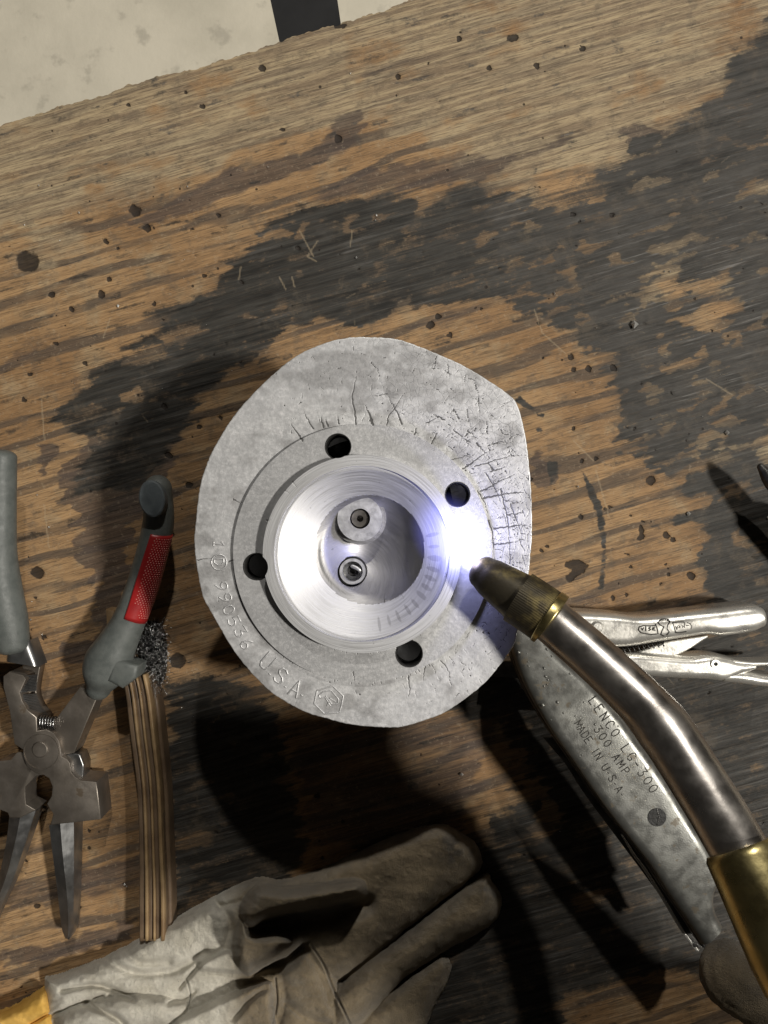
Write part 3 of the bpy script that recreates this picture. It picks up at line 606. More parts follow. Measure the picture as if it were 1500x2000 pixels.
# crack canvas
K = 2.0; HX0, HY0 = 360, 640; crk = np.zeros((1620, 1400))
def crack(P, w=1.2, v=1.0, jit=1.0, taper=True):
    P = cr(P, max(6, int(len(P)*5))); P = P+(rng.random(P.shape)-.5)*2.2*jit; stroke(crk, P, w, v, HX0, HY0, K, taper)
def cz(x, y, s=.23, ox=720, oy=640): return (ox+x*s, oy+y*s)
for P, w in (([(696, 829), (692, 800), (688, 775), (694, 745), (697, 725)], 1.8), ([(728, 830), (724, 815), (716, 798), (712, 790)], 2.4), ([(592, 862), (580, 845), (568, 828)], 2.2),
             ([(612, 838), (600, 818), (592, 805)], 1.6), ([(632, 834), (626, 815)], 2.2), ([(640, 832), (636, 818)], 2.0), ([(662, 828), (658, 812)], 1.8),
             ([cz(150, 830), cz(170, 750), cz(215, 690), cz(270, 600), cz(320, 540)], 1.2), ([cz(285, 820), cz(250, 740), cz(200, 650), cz(160, 560)], 1.8), ([cz(160, 560), cz(100, 570), cz(20, 590)], 1.2),
             ([cz(30, 820), cz(10, 740), cz(-10, 700)], 2.2), ([cz(390, 910), cz(405, 850)], 1.8), ([cz(640, 780), cz(560, 740), cz(530, 720)], 1.4), ([cz(490, 810), cz(600, 755)], 1.2),
             ([cz(530, 990), cz(560, 930), cz(590, 880)], 1.5), ([cz(860, 975), cz(800, 930), cz(730, 870), cz(640, 780)], 1.2), ([cz(915, 980), cz(990, 1060)], 1.8), ([cz(1055, 1205), cz(1010, 1140)], 1.8),
             ([cz(700, 1120), cz(820, 1090), cz(900, 1070)], 1.0), ([cz(790, 1200), cz(850, 1170), cz(910, 1120), cz(1000, 1060), cz(1060, 1030)], 1.5), ([cz(900, 1180), cz(960, 1160), cz(1060, 1130), cz(1200, 1090), cz(1330, 1080)], 1.2),
             ([cz(1040, 1220), cz(1100, 1200), cz(1170, 1180)], 1.6), ([cz(1000, 1240), cz(1050, 1330), cz(1090, 1400), cz(1120, 1480)], 1.4), ([cz(950, 1390), cz(1030, 1350), cz(1100, 1310), cz(1190, 1270), cz(1240, 1240)], 1.6),
             ([cz(980, 1450), cz(1060, 1430), cz(1140, 1415), cz(1240, 1400), cz(1330, 1400)], 2.0), ([cz(1120, 1370), cz(1150, 1500), cz(1180, 1650), cz(1195, 1850), cz(1200, 2050)], 1.5),
             ([cz(1180, 1590), cz(1240, 1580), cz(1310, 1570)], 1.2), ([cz(1060, 1710), cz(1150, 1695), cz(1260, 1680), cz(1380, 1670)], 1.9), ([cz(1060, 1840), cz(1180, 1830), cz(1290, 1800)], 1.4),
             ([cz(1020, 1640), cz(1050, 1750), cz(1060, 1880)], 1.8), ([cz(920, 1380), cz(980, 1480), cz(1010, 1580)], 1.2), ([cz(1200, 1500), cz(1240, 1600), cz(1280, 1700), cz(1300, 1800)], 1.2),
             ([cz(930, 600), cz(940, 720), cz(945, 800)], 1.0), ([cz(900, 460), cz(930, 560), cz(935, 640)], 1.0), ([cz(670, 310), cz(690, 440)], 1.0), ([cz(820, 400), cz(815, 500)], .9), ([cz(720, 680), cz(760, 760), cz(790, 820)], 1.0),
             ([cz(830, 690), cz(850, 780), cz(880, 880)], 1.1), ([cz(1000, 800), cz(1005, 870), cz(1010, 960)], 1.1), ([cz(580, 240), cz(550, 360), cz(525, 440)], .9), ([cz(20, 290), cz(80, 370), cz(90, 440)], 1.1),
             ([cz(1120, 860), cz(1140, 900), cz(1200, 910)], 1.1), ([cz(820, 920), cz(850, 890), cz(890, 900)], 1.3), ([cz(1050, 990), cz(1120, 970), cz(1200, 980)], 1.1),
             ([(380, 1095), (415, 1090)], 1.2), ([(447, 1097), (459, 1093)], 1.6), ([(455, 975), (472, 984)], 1.4), ([(558, 958), (568, 964)], 1.6), ([(572, 941), (582, 952)], 1.6), ([(523, 1017), (533, 1014)], 1.6),
             ([(797, 1320), (800, 1345), (798, 1362)], 1.6), ([(830, 1300), (826, 1330)], 1.0), ([(690, 1310), (692, 1330)], 1.2), ([(860, 1290), (875, 1310), (880, 1340)], 1.0)):
    crack(P, w*1.15)
# rim crazing: short tangential and radial cracks, dense on the right side
for k in range(1500):
    t = rng.uniform(-2.3, 1.35) if k % 8 else rng.uniform(0, 2*PI)
    ti = t % (2*PI); R1 = np.interp(ti, th, Rout, period=2*PI)
    dens = math.exp(-((t+.45)/.95)**2)
    if rng.random() > dens+.07: continue
    q = rng.uniform(255, R1-3); p = C0+q*np.array([math.cos(t), math.sin(t)])
    d = (t if rng.random() < .45 else t+PI/2)+rng.normal(0, .13); L = rng.uniform(5, 24)*(1.2 if dens > .5 else .7); pts = [p]
    for s in range(4):
        d += rng.normal(0, .22); pts.append(pts[-1]+L/4*np.array([math.cos(d), math.sin(d)]))
    crack(pts, rng.uniform(.4, .85), rng.uniform(.4, .95), .45)
for k in range(45):                                   # pits
    t = rng.normal(-.25, .9); q = rng.uniform(255, 330); p = C0+q*np.array([math.cos(t), math.sin(t)])
    stroke(crk, [p, p+[.8, .5]], rng.uniform(1.0, 2.3), .9, HX0, HY0, K)
for k in range(60):                                    # tiny radial tool cracks along the ring steps
    t = rng.uniform(.9, 2.6); q = rng.choice([191, 252]); a = C0+q*np.array([math.cos(t), math.sin(t)]); b = C0+(q+rng.uniform(2, 6))*np.array([math.cos(t), math.sin(t)])
    stroke(crk, [a, b], .9, .8, HX0, HY0, K)
# heights
BC = np.array([721.0, 1074.0]); BR = 107.0
BH = np.array([687.0, 1119.0]); BHR = 29.0              # threaded bore
def zhead(x, y, r):
    z = np.full(x.shape, ZF)
    z = np.where(r < 251.1, ZF+.0019, z); z = np.where(r < 190.1, ZF+.0066, z)
    z = np.where(r < 168.1, ZF+.0048, z)
    sq = np.clip((163-r)/58, 0, 1.3); z = np.where(r < 164, ZF+.0048-.0050*sq, z)
    rb = np.hypot(x-BC[0], y-BC[1]); t = np.clip(1-(rb/BR)**2, 0, 1)
    lf = np.clip((-(x-BC[0])*.8+(y-BC[1])*.35)/BR*.9+.35, 0, 1.2); bow = ZF+.0004-.0135*t**(.68+.75*lf)
    kk = .0016; hh = np.clip(.5+.5*(bow-z)/kk, 0, 1); sm_ = bow*(1-hh)+z*hh-kk*hh*(1-hh); z = np.where((rb < BR), np.where(x > BC[0]+30, np.minimum(z, bow), sm_), z)
    return z
def zpt(x, y): return float(zhead(np.array([x]), np.array([y]), np.array([math.hypot(x-C0[0], y-C0[1])]))[0])
fix = np.r_[np.arange(1, 100, 2.2), np.arange(100, 162, 1.6), 163, 164, 166, 167.9, 168.3, 169.5, np.arange(172, 188, 2), 188.5, 189.6, 190.0, 190.3, 191, np.arange(193, 249, 1.6), 249.6, 250.6, 251.0, 251.3, 252.2]
fr = np.linspace(0, 1, 86)[1:]
RR = np.vstack([np.repeat(fix[:, None], NA, 1), 252.2+(Rout[None]-252.2-1.6)*fr[:, None]])
TH = np.repeat(th[None], len(RR), 0); HXp = C0[0]+RR*np.cos(TH); HYp = C0[1]+RR*np.sin(TH)
holes = [(661, 873, 24), (893, 966, 23), (799, 1275, 25), (503, 1106, 25)]
allh = holes+[(BH[0], BH[1], BHR)]
ZZ = zhead(HXp, HYp, RR)
ck = sample(crk, (HXp.ravel()-HX0)*K, (HYp.ravel()-HY0)*K).reshape(HXp.shape)
ZZ = ZZ-ck*.00008*(RR > 170)+(fbm(HXp/14, HYp/14, 3, 31)-.5)*.00010*(RR > 252)
kill = np.zeros(HXp.shape, bool)
for (a, b, r) in allh:
    d = np.hypot(HXp-a, HYp-b); ins = d < r; kill |= ins
# snap killed verts next to kept ones onto the hole circle
ni, nj = HXp.shape; keepn = ~kill
nb = np.zeros_like(kill)
for di in (-1, 0, 1):
    for dj in (-1, 0, 1):
        s = np.roll(keepn, dj, 1)
        if di == 1: s = np.vstack([s[1:], s[-1:]])
        if di == -1: s = np.vstack([s[:1], s[:-1]])
        nb |= s
snap = kill & nb; dead = kill & ~nb
SX, SY = HXp.copy(), HYp.copy()
for (a, b, r) in allh:
    d = np.hypot(HXp-a, HYp-b); m = snap & (d < r)
    SX[m] = a+(HXp[m]-a)/d[m]*r; SY[m] = b+(HYp[m]-b)/d[m]*r
X = (SX-750)*hs; Y = -(SY-1000)*hs
V = np.stack([X, Y, ZZ], -1).reshape(-1, 3)
i = np.arange(ni-1)[:, None]*nj; j = np.arange(nj)[None]
Fq = np.stack([i+j, i+nj+j, i+nj+(j+1) % nj, i+(j+1) % nj], -1).reshape(-1, 4)
Fq = Fq[:, ::-1]; Fq = Fq[:, ::-1]
kf = kill.ravel(); Fq = Fq[~(kf[Fq].all(1))]
rf = RR.ravel()[Fq].mean(1); xb = SX.ravel()[Fq].mean(1); yb = SY.ravel()[Fq].mean(1)
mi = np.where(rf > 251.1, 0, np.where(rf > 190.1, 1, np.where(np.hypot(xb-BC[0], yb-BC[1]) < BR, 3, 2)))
# rounded rim, edge wall and underside
b0 = len(V); ringT = V[(ni-1)*nj:].copy(); cen = np.array([hx, hy]); ex = []
for dr, dz in ((.00018, -.0001), (.00034, -.0005), (.00034, -.0030), (-.0006, -.0036)):
    q = ringT.copy(); dv = q[:, :2]-cen; l = np.linalg.norm(dv, axis=1)[:, None]; q[:, :2] += dv/l*dr; q[:, 2] = ZF+dz; ex.append(q)
q = ringT.copy(); q[:, :2] = cen+(q[:, :2]-cen)/np.linalg.norm(q[:, :2]-cen, axis=1)[:, None]*.022; q[:, 2] = ZF-.020; ex.append(q)
V = np.vstack([V]+ex); prev = (ni-1)*nj; jj = np.arange(nj); add_f = []; 
for e in range(len(ex)):
    cur = b0+e*nj; add_f.append(np.stack([prev+jj, cur+jj, cur+(jj+1) % nj, prev+(jj+1) % nj], 1)); prev = cur
add_f = np.vstack(add_f); F = np.vstack([Fq, add_f]); mi = np.r_[mi, np.zeros(len(add_f), int)]
ext = len(ex)*nj
# centre fan closed by a small cap
cc = len(V); V = np.vstack([V, [[X[0].mean(), Y[0].mean(), ZZ[0].mean()]]])
Fc = np.stack([jj, (jj+1) % nj, np.full(nj, cc), np.full(nj, cc)], 1)
tt = TH; rb = RR
mot = np.clip(fbm(HXp/40, HYp/32, 5, 40)*2.2-.75, 0, 1)*np.where(RR > 252, 1, .6)
mot = np.maximum(mot, np.clip(1.3-np.hypot((HXp-720)/230, (HYp-730)/80), 0, 1)*fbm(HXp/24, HYp/17, 5, 43)*1.6)
mot = np.maximum(mot, np.clip(1-np.hypot((HXp-660)/60, (HYp-1380)/40), 0, 1)*.7)
mot = np.maximum(mot, np.clip(1-np.hypot((HXp-640)/70, (HYp-1290)/18), 0, 1)*.6)
crz = np.exp(-((np.angle(np.exp(1j*(TH+.95))))/1.0)**2)*np.where(RR > 240, 1, 0)*.75
smu = np.zeros(HXp.shape)
tdeg = np.degrees(np.arctan2(HYp-1076, HXp-716))
band = (RR > 112) & (RR < 160)
for c, w in ((-14, 2.5), (-4, 2.5), (6, 3), (15, 3), (23, 3), (31, 3), (39, 3), (47, 2.5), (55, 2.5), (64, 2), (72, 2), (80, 1.5), (150, 2), (164, 3), (176, 3), (186, 3), (128, 2), (110, 1.5)):
    smu = np.maximum(smu, np.exp(-((tdeg-c+360+180) % 360-180)**2/(w*w*.8))*band*np.exp(-((RR-140)/16)**2)*(.95 if -20 < c < 90 else .5))
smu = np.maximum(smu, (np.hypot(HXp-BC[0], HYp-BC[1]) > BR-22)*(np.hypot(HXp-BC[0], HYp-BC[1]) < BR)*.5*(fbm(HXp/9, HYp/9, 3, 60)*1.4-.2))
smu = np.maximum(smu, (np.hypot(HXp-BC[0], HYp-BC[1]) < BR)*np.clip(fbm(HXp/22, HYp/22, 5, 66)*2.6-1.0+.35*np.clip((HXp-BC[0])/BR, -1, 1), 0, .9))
pad = np.zeros(ext+1)
attrs = dict(crack=np.r_[ck.ravel(), pad], mottle=np.r_[mot.ravel(), pad], craze=np.r_[crz.ravel(), pad], smudge=np.r_[smu.ravel(), pad])
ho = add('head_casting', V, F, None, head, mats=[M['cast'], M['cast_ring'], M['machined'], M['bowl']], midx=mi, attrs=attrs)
# sharp steps: split smooth shading by angle
me = ho.data
bm = bmesh.new(); bm.from_mesh(me)
fcap = [bm.verts[k] if False else None for k in range(0)]
bm.verts.ensure_lookup_table()
for k in range(nj):
    try: bm.faces.new((bm.verts[k], bm.verts[(k+1) % nj], bm.verts[cc])).material_index = 3
    except Exception: pass
loose = [v for v in bm.verts if not v.link_faces]; bmesh.ops.delete(bm, geom=loose, context='VERTS')
bmesh.ops.recalc_face_normals(bm, faces=bm.faces[:])
for f in bm.faces: f.smooth = True
for e in bm.edges:
    if len(e.link_faces) == 2 and e.calc_face_angle(0) > math.radians(38): e.smooth = False
bm.to_mesh(me); bm.free()
# bolt hole walls
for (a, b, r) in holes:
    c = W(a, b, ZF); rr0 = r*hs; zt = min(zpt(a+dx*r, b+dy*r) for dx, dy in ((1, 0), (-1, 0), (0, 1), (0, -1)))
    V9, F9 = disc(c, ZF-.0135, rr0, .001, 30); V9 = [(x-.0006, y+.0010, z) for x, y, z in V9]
    o = add('bolt_hole', *tube(c, ZF-.0155, zt+.0001, rr0, rr0+.0004, 40), M['bore_shade'], head); add('hole_shade', V9, F9, M['bore_shade'], o)
# fins and core under the flange
for k, (zt, scl) in enumerate(((.074, .90), (.060, .80), (.046, .70), (.032, .60))):
    P = C0+(np.stack([C0[0]+Rout[::12]*np.cos(th[::12]), C0[1]+Rout[::12]*np.sin(th[::12])], 1)-C0)*scl
    Pz = np.stack([(P[:, 0]-750)*hs, -(P[:, 1]-1000)*hs], 1); n_ = len(Pz)
    V = [(x, y, zt) for x, y in Pz]+[(x, y, zt-.0022) for x, y in Pz]
    F = [tuple(range(n_-1, -1, -1)), tuple(range(n_, 2*n_))]+[(q, (q+1) % n_, n_+(q+1) % n_, n_+q) for q in range(n_)]
    smooth_angle(add('fin', V, F, M['fin'], head))
V, F = disc((hx, hy), ZF-.0205, .024, ZF-.0205, 48); smooth_angle(add('core', V, F, M['fin'], head))
# valve-like plug boss and the threaded bore in the bowl
pb = W(703, 1013, ZF-.002); pr = 44*(HC-ZF+.002)/FP
V, F = tube(pb, ZF-.017, ZF-.0020, 20*hs, pr, 64); plug = smooth_angle(add('plug_boss', V, F, M['plugsteel'], head))
V, F = tube(pb, ZF-.017, ZF-.0038, 6.5*hs, 16.8*hs, 48); smooth_angle(add('electrode_sleeve', V, F, M['nickel'], plug))
V, F = disc(pb, ZF-.0085, 20.5*hs, .002, 32); add('electrode_bore', V, F, M['bore_shade'], plug)
V, F = tube(pb, ZF-.017, ZF-.0060, pr+.00005, pr+.0016, 64); smooth_angle(add('boss_collar', V, F, M['bowl'], plug))
bc = W(BH[0], BH[1], ZF); zb = zpt(BH[0], BH[1])
V, F = tube(bc, zb-.012, zb+.0006, BHR*hs*.70, BHR*hs*.90, 48); ins = smooth_angle(add('thread_insert', V, F, M['plugsteel'], head))
V, F = tube(bc, zb-.013, zb-.0004, BHR*hs*.90, BHR*hs*1.02, 48); smooth_angle(add('bore_gap', V, F, M['bore_shade'], ins))
V, F = disc(bc, zb-.0075, BHR*hs*.8, .002, 40); add('bore_floor', V, F, M['bore_shade'], ins)
V, F = tube(bc, zb-.0075, zb-.0045, BHR*hs*.22, BHR*hs*.40, 32); smooth_angle(add('bore_stub', V, F, M['bore_shade'], ins))
a_ = (bc[0]-.0002, bc[1]+.0022); b_ = (bc[0]+.0046, bc[1]-.0018)
P = cr([(a_[0], a_[1], zb-.0012), ((a_[0]+b_[0])/2+.0005, (a_[1]+b_[1])/2+.0005, zb-.0006), (b_[0], b_[1], zb-.0020)], 12)
V, F = sweep(P, .0008, .0004, 8); add('tang', V, F, M['plugsteel'], ins)
# raised casting marks
def upv(p): d = C0-np.array(p); return d/np.linalg.norm(d)
zfl = lambda x, y: ZF+.00004
ser = []
for ch, p, h in (('1', (427, 1062), 19), ('D', (428, 1098), 18), ('9', (433, 1145), 23), ('9', (441, 1168), 23), ('0', (447, 1191), 22), ('5', (457, 1213), 23), ('3', (470, 1234), 23), ('6', (481, 1257), 23)):
    ser += glyph(ch, p, upv(p), h, .78)
ser.append([(428+15*math.cos(t), 1098+15*math.sin(t)) for t in np.linspace(0, 2*PI, 18)])
V, F = ridge(ser, zfl, .00034, 1.15); add('serial_number', V, F, M['cast_ring'], head)
let = []
for ch, p, h in (('U', (523, 1292), 32), ('.', (528, 1316), 10), ('S', (549, 1320), 30), ('.', (558, 1341), 10), ('A', (578, 1345), 31), ('.', (590, 1357), 10)):
    let += glyph(ch, p, upv(p), h, .68)
V, F = ridge(let, zfl, .00042, 1.15); add('country_lettering', V, F, M['cast_ring'], head)
def cq(x, y): return (380+x*.21333, 1020+y*.21333)
emb = [[cq(1265, 1498), cq(1362, 1590), cq(1345, 1680), cq(1325, 1740), cq(1190, 1752), cq(1095, 1660), cq(1122, 1540), cq(1265, 1498)],
       [cq(1245, 1680), cq(1195, 1600), cq(1150, 1610), cq(1140, 1580), cq(1180, 1550), cq(1250, 1540), cq(1320, 1620), cq(1310, 1660), cq(1260, 1665), cq(1200, 1590)],
       [cq(1215, 1680), cq(1240, 1610), cq(1290, 1640)]]
parts = []
for s in emb:
    for q in range(len(s)-1): parts.append(sweep(cr([W(*s[q], ZF+.00004), W(*s[q+1], ZF+.00004)], 4), .00024 if s is not emb[0] else .00034, .00034, 6))
V, F = join(parts); add('emblem', V, F, M['cast_ring'], head)

# ------------------------------------------------------------------ pliers
def c3(x, y): return (x*.3, 1300+y*.3)
def c2(x, y): return (x*.27, 860+y*.27)
pl = thing('welding_pliers', W(90, 1450, 0), 'open steel welding pliers with grey grips and one red dotted inlay', 'pliers')
ZP = .020
low = [c3(350, 365), c3(520, 140), c3(560, 150), c3(640, 190), c3(560, 380), c3(480, 570), c3(410, 582), c3(330, 640), c3(285, 712), c3(232, 718), c3(165, 790), c3(165, 860), c3(170, 905), c3(235, 940), c3(130, 992), c3(60, 992), c3(50, 960), c3(0, 940), c3(-70, 960), c3(-70, 660), c3(0, 620), c3(70, 612), c3(110, 565), c3(150, 560), c3(250, 430)]
plate('right_arm', low, ZP-.003, .013, .0005, M['plier'], pl)
topp = [c3(20, 70), c3(60, 40), c3(150, 62), c3(170, 90), c3(130, 175), c3(145, 230), c3(180, 290), c3(238, 335), c3(240, 425), c3(300, 415), c3(350, 440), c3(385, 490), c3(398, 560), c3(400, 590), c3(440, 612), c3(458, 640), c3(462, 690), c3(490, 725), c3(525, 748), c3(628, 757),
        c3(642, 860), c3(656, 1002), c3(520, 1016), c3(325, 1040), c3(345, 968), c3(304, 902), c3(335, 850), c3(340, 790), c3(318, 735), c3(284, 714), c3(220, 700), c3(170, 650), c3(150, 590), c3(150, 550), c3(92, 512), c3(62, 300), c3(20, 140)]
plate('left_arm', topp, ZP, .016, .0006, M['plier'], pl)
V, F = disc(W(*c3(262, 545), ZP), ZP+.0009, 15*.000254, .002, 40, bev=.0004); smooth_angle(add('pivot', V, F, M['plier'], pl))
V, F = tube(W(*c3(270, 560), ZP)[:2], ZP-.001, ZP+.0003, 34.0*.000254, 34.9*.000254, 64); smooth_angle(add('pivot_ring', V, F, M['plier'], pl))
lower_side = ribbon([c3(400, 600), c3(450, 572), c3(520, 578)], [c3(460, 700), c3(530, 745), c3(545, 650)], [ZP-.004, ZP-.004], .010, .0006, 10)
add('wire_cutter', *lower_side, M['pliertip'], pl)
# serrated inner faces, sloping strips
teeth = []
for k in range(11):
    t = k/10; a = np.array(c3(150, 70))*(1-t)+np.array(c3(135, 170))*t; b = np.array(c3(240, 60))*(1-t)+np.array(c3(232, 160))*t
    pa = np.array(W(*a, ZP-.001)); pb_ = np.array(W(*b, ZP-.008)); teeth.append(sweep(cr([pa, pb_], 4), .00042, .00042, 6))
for k in range(17):
    t = k/16; A_ = cr([c3(132, 195), c3(165, 270), c3(238, 345)], 17)[k]; B_ = cr([c3(235, 185), c3(262, 260), c3(318, 330)], 17)[k]
    teeth.append(sweep(cr([np.array(W(*A_, ZP-.001)), np.array(W(*B_, ZP-.010))], 4), .00042, .00042, 6))
V, F = join(teeth); add('serrations', V, F, M['pliertip'], pl)
V, F = ribbon([c3(145, 0), c3(130, 170), c3(170, 280), c3(238, 350)], [c3(262, 0), c3(236, 170), c3(262, 260), c3(322, 340)], [ZP-.0115, ZP-.0115], .006, .0005, 20)
add('jaw_shoulder', V, F, M['plier'], pl)
V, F = ribbon([c2(40, 1500), c2(30, 1600)], [c2(200, 1450), c2(270, 1640)], [ZP+.003, ZP+.001], .012, .003, 10); smooth_angle(add('handle_shank', V, F, M['pliertip'], pl))
# nose tips: long tapering prisms with a ridge line
def tip(L, R, Mid, z, name):
    L, R, Mid = cr(L, 16), cr(R, 16), cr(Mid, 16); V = []
    for k in range(16):
        zz = z-.004*k/15
        V += [W(*L[k], zz-.0035), W(*Mid[k], zz), W(*R[k], zz-.0035)]
        s = W(*R[k], zz-.0035); l = W(*L[k], zz-.0035); V += [(s[0], s[1], .002), (l[0], l[1], .002)]
    F = []
    for k in range(15):
        for q in range(5): F.append((k*5+q, (k+1)*5+q, (k+1)*5+(q+1) % 5, k*5+(q+1) % 5))
    F.append((0, 1, 2, 3, 4)); F.append((79, 78, 77, 76, 75))
    o = add(name, V, F, M['pliertip'], pl, smooth=False); smooth_angle(o, 20); return o
tip([c3(320, 1040), c3(345, 1250), c3(375, 1480), c3(400, 1700), c3(425, 1775)], [c3(480, 1018), c3(482, 1200), c3(480, 1500), c3(474, 1700), c3(450, 1785)], [c3(392, 1030), c3(410, 1250), c3(432, 1450), c3(445, 1650), c3(440, 1780)], ZP-.002, 'nose')
tip([c3(60, 985), c3(45, 1120), c3(10, 1300), c3(-40, 1500), c3(-60, 1640)], [c3(232, 942), c3(190, 1080), c3(90, 1380), c3(20, 1540), c3(-40, 1680)], [c3(130, 990), c3(105, 1120), c3(50, 1340), c3(-5, 1500), c3(-55, 1660)], ZP-.004, 'nose')
# spring
t = np.linspace(0, 5.5*2*PI, 150); p0 = np.array(W(*c3(270, 365), ZP-.002)); p1 = np.array(W(*c3(365, 375), ZP-.002)); ax = (p1-p0)
sd = np.array([-ax[1], ax[0], 0]); sd /= np.linalg.norm(sd)
P = p0+ax*(t/t[-1])[:, None]+sd*(.0030*np.cos(t))[:, None]+np.array([0, 0, 1])*(.0030*np.sin(t))[:, None]
V, F = sweep(P, .00048, ns=8, cap=False); add('spring', V, F, M['wire'], pl)
# grips
gp = cr([c2(1142, 350)+(.031, 27), c2(1145, 600)+(.028, 30), c2(1090, 850)+(.025, 30), c2(1015, 1100)+(.022, 31), c2(935, 1300)+(.021, 32), c2(850, 1470)+(.020, 38), c2(785, 1600)+(.019, 46), c2(745, 1700)+(.018, 40), c2(715, 1790)+(.017, 24)], 60)
P = np.array([W(a, b, c) for a, b, c, _ in gp]); rad = gp[:, 3]*(HC-gp[:, 2])/FP
V, F = sweep(P, rad, np.minimum(rad, .0105), 32); grip = add('grip', V, F, M['rubber'], pl)
T, Sd, U = frames(P)
# red inlay: a band on the outer flank of the grip
i0, i1 = 12, 37; thh = np.linspace(-15, 112, 22)*PI/180; VV = []
for k in range(i0, i1+1):
    f = (k-i0)/(i1-i0); lo, hi = -15, 95+8*math.sin(f*PI)
    for a in np.linspace(lo, hi, 22)*PI/180:
        w_ = 1.012 if 1 else 1
        VV.append(P[k]+(-Sd[k])*rad[k]*w_*math.cos(a)+U[k]*min(rad[k], .0105)*w_*math.sin(a)+U[k]*.0002)
def chk(): return
# make sure the band lies to the right (+x)
VV = np.array(VV)
if (VV[11::22][:, 0]-P[i0:i1+1, 0]).mean() < 0:
    VV = []; 
    for k in range(i0, i1+1):
        for a in np.linspace(-15, 98, 22)*PI/180: VV.append(P[k]+Sd[k]*rad[k]*1.012*math.cos(a)+U[k]*min(rad[k], .0105)*1.012*math.sin(a)+U[k]*.0002)
    VV = np.array(VV)
nk = i1-i0+1; F = [(k*22+q, k*22+q+1, (k+1)*22+q+1, (k+1)*22+q) for k in range(nk-1) for q in range(21)]
inlay = add('inlay', VV, F, M['red'], grip); md = inlay.modifiers.new('t', 'SOLIDIFY'); md.thickness = .0003; md.offset = 0
tag(inlay, 'red rubber inlay covered in small raised dots')
G3 = VV.reshape(nk, 22, 3); dots = []
for r_ in range(38):
    for c_ in range(9):
        fk = 1.0+r_*(nk-3)/38; fq = 3+c_*1.9+(.95 if r_ % 2 else 0)
        if fq > 17.5-(0 if r_ < 32 else 5): continue
        k, q = int(fk), int(fq); a, b = fk-k, fq-q
        p = (G3[k, q]*(1-a)+G3[k+1, q]*a)*(1-b)+(G3[k, q+1]*(1-a)+G3[k+1, q+1]*a)*b
        r0 = .00038; vs = [p+np.array([r0*math.cos(x), r0*math.sin(x), .0001]) for x in np.linspace(0, 2*PI, 6, endpoint=False)]+[p+np.array([.0001, 0, .0006])]
        dots.append((np.array(vs), [(q_, (q_+1) % 6, 6) for q_ in range(6)]))
V, F = join(dots); tag(add('grip_dots', V, F, M['reddot'], grip), kind='stuff')
e = W(299, 974, .0385); V, F = disc(e, .0412, .0061, .006, 40, .0088, math.radians(8), .0006); smooth_angle(add('end_pad', V, F, M['rubber2'], grip))
# square shoulder of the grip
q_ = plate('grip_shoulder', [c2(820, 1580), c2(1000, 1630), c2(985, 1720), c2(880, 1800), c2(770, 1745), c2(800, 1640)], .0285, .014, .0022, M['rubber'], pl, 3)
gl = cr([(2, 892, .026, 29), (0, 1000, .025, 30), (-2, 1080, .024, 33), (4, 1150, .023, 37), (16, 1215, .022, 37), (26, 1262, .021, 31)], 40)
P = np.array([W(a, b, c) for a, b, c, _ in gl]); rad = gl[:, 3]*(HC-gl[:, 2])/FP
V, F = sweep(P, rad, np.minimum(rad, .0105), 32, capk=.5); add('grip', V, F, M['rubber'], pl)

# ------------------------------------------------------------------ wire brush
br = thing('wire_brush', W(290, 1500, 0), 'wooden handled wire brush with frayed steel bristles lying under the right grip of the pliers', 'brush')
hL = [c3(790, 60), c3(815, 180), c3(850, 480), c3(890, 800), c3(905, 1200), c3(905, 1500), c3(905, 1830)]
hR = [c3(960, 60), c3(985, 180), c3(1020, 480), c3(1052, 800), c3(1068, 1200), c3(1082, 1500), c3(1082, 1830)]
L_, R_ = cr(hL, 50), cr(hR, 50)
def lane(a, b): return L_*(1-a)+R_*a, L_*(1-b)+R_*b
for a, b, z, m in ((0, .20, .0150, 'ply_dark'), (.205, .33, .0168, 'ply_light'), (.335, .50, .0152, 'ply_dark'), (.505, .60, .0165, 'ply_light'), (.605, .78, .0156, 'ply_dark'), (.785, .93, .0180, 'ply_light'), (.93, 1.0, .0150, 'ply_dark')):
    l, r = lane(a, b); V, F = ribbon(l[::4], r[::4], [z, z], z-.001, .0008, 50); add('wood_strip', V, F, M[m], br)
V, F = ribbon(R_[::6], (R_+[[11, 0]])[::6], [.011, .011], .010, .0025, 40); ribobj(add('handle_side', V, F, M['ply_dark'], br))
plate('brush_head', [(205, 1190), (222, 1192), (240, 1240), (262, 1290), (284, 1342), (250, 1352), (228, 1300), (208, 1240)], .012, .011, .0015, M['ply_light'], br)
plate('bristle_shade', [(270, 1225), (300, 1216), (318, 1240), (322, 1290), (314, 1335), (285, 1340), (272, 1290)], .006, .005, .001, M['black'], br, smooth_n=30)  # black sheet added for the dark between the bristles
wires = []
for k in range(900):
    bx_, by_ = rng.uniform(266, 317), rng.uniform(1222, 1342)
    if rng.random() < ((bx_-292)/30)**2*.3: continue
    p = np.array(W(bx_, by_, rng.uniform(.004, .012))); d = np.array([rng.normal(.5, .6), rng.normal(.1, .7), rng.uniform(.2, 1.0)]); d /= np.linalg.norm(d); P = [p]
    for s in range(4):
        d = d+rng.normal(0, .42, 3); d /= np.linalg.norm(d); P.append(P[-1]+d*rng.uniform(.0012, .0022))
    P = np.array(P); P[:, 2] = np.clip(P[:, 2], .001, .020)
    lim = W(333, 1000, .012)[0]; P[:, 0] = np.minimum(P[:, 0], lim)
    wires.append(sweep(P, .00014, ns=3, cap=False))
V, F = join(wires); tag(add('bristles', V, F, M['wire'], br), kind='stuff')

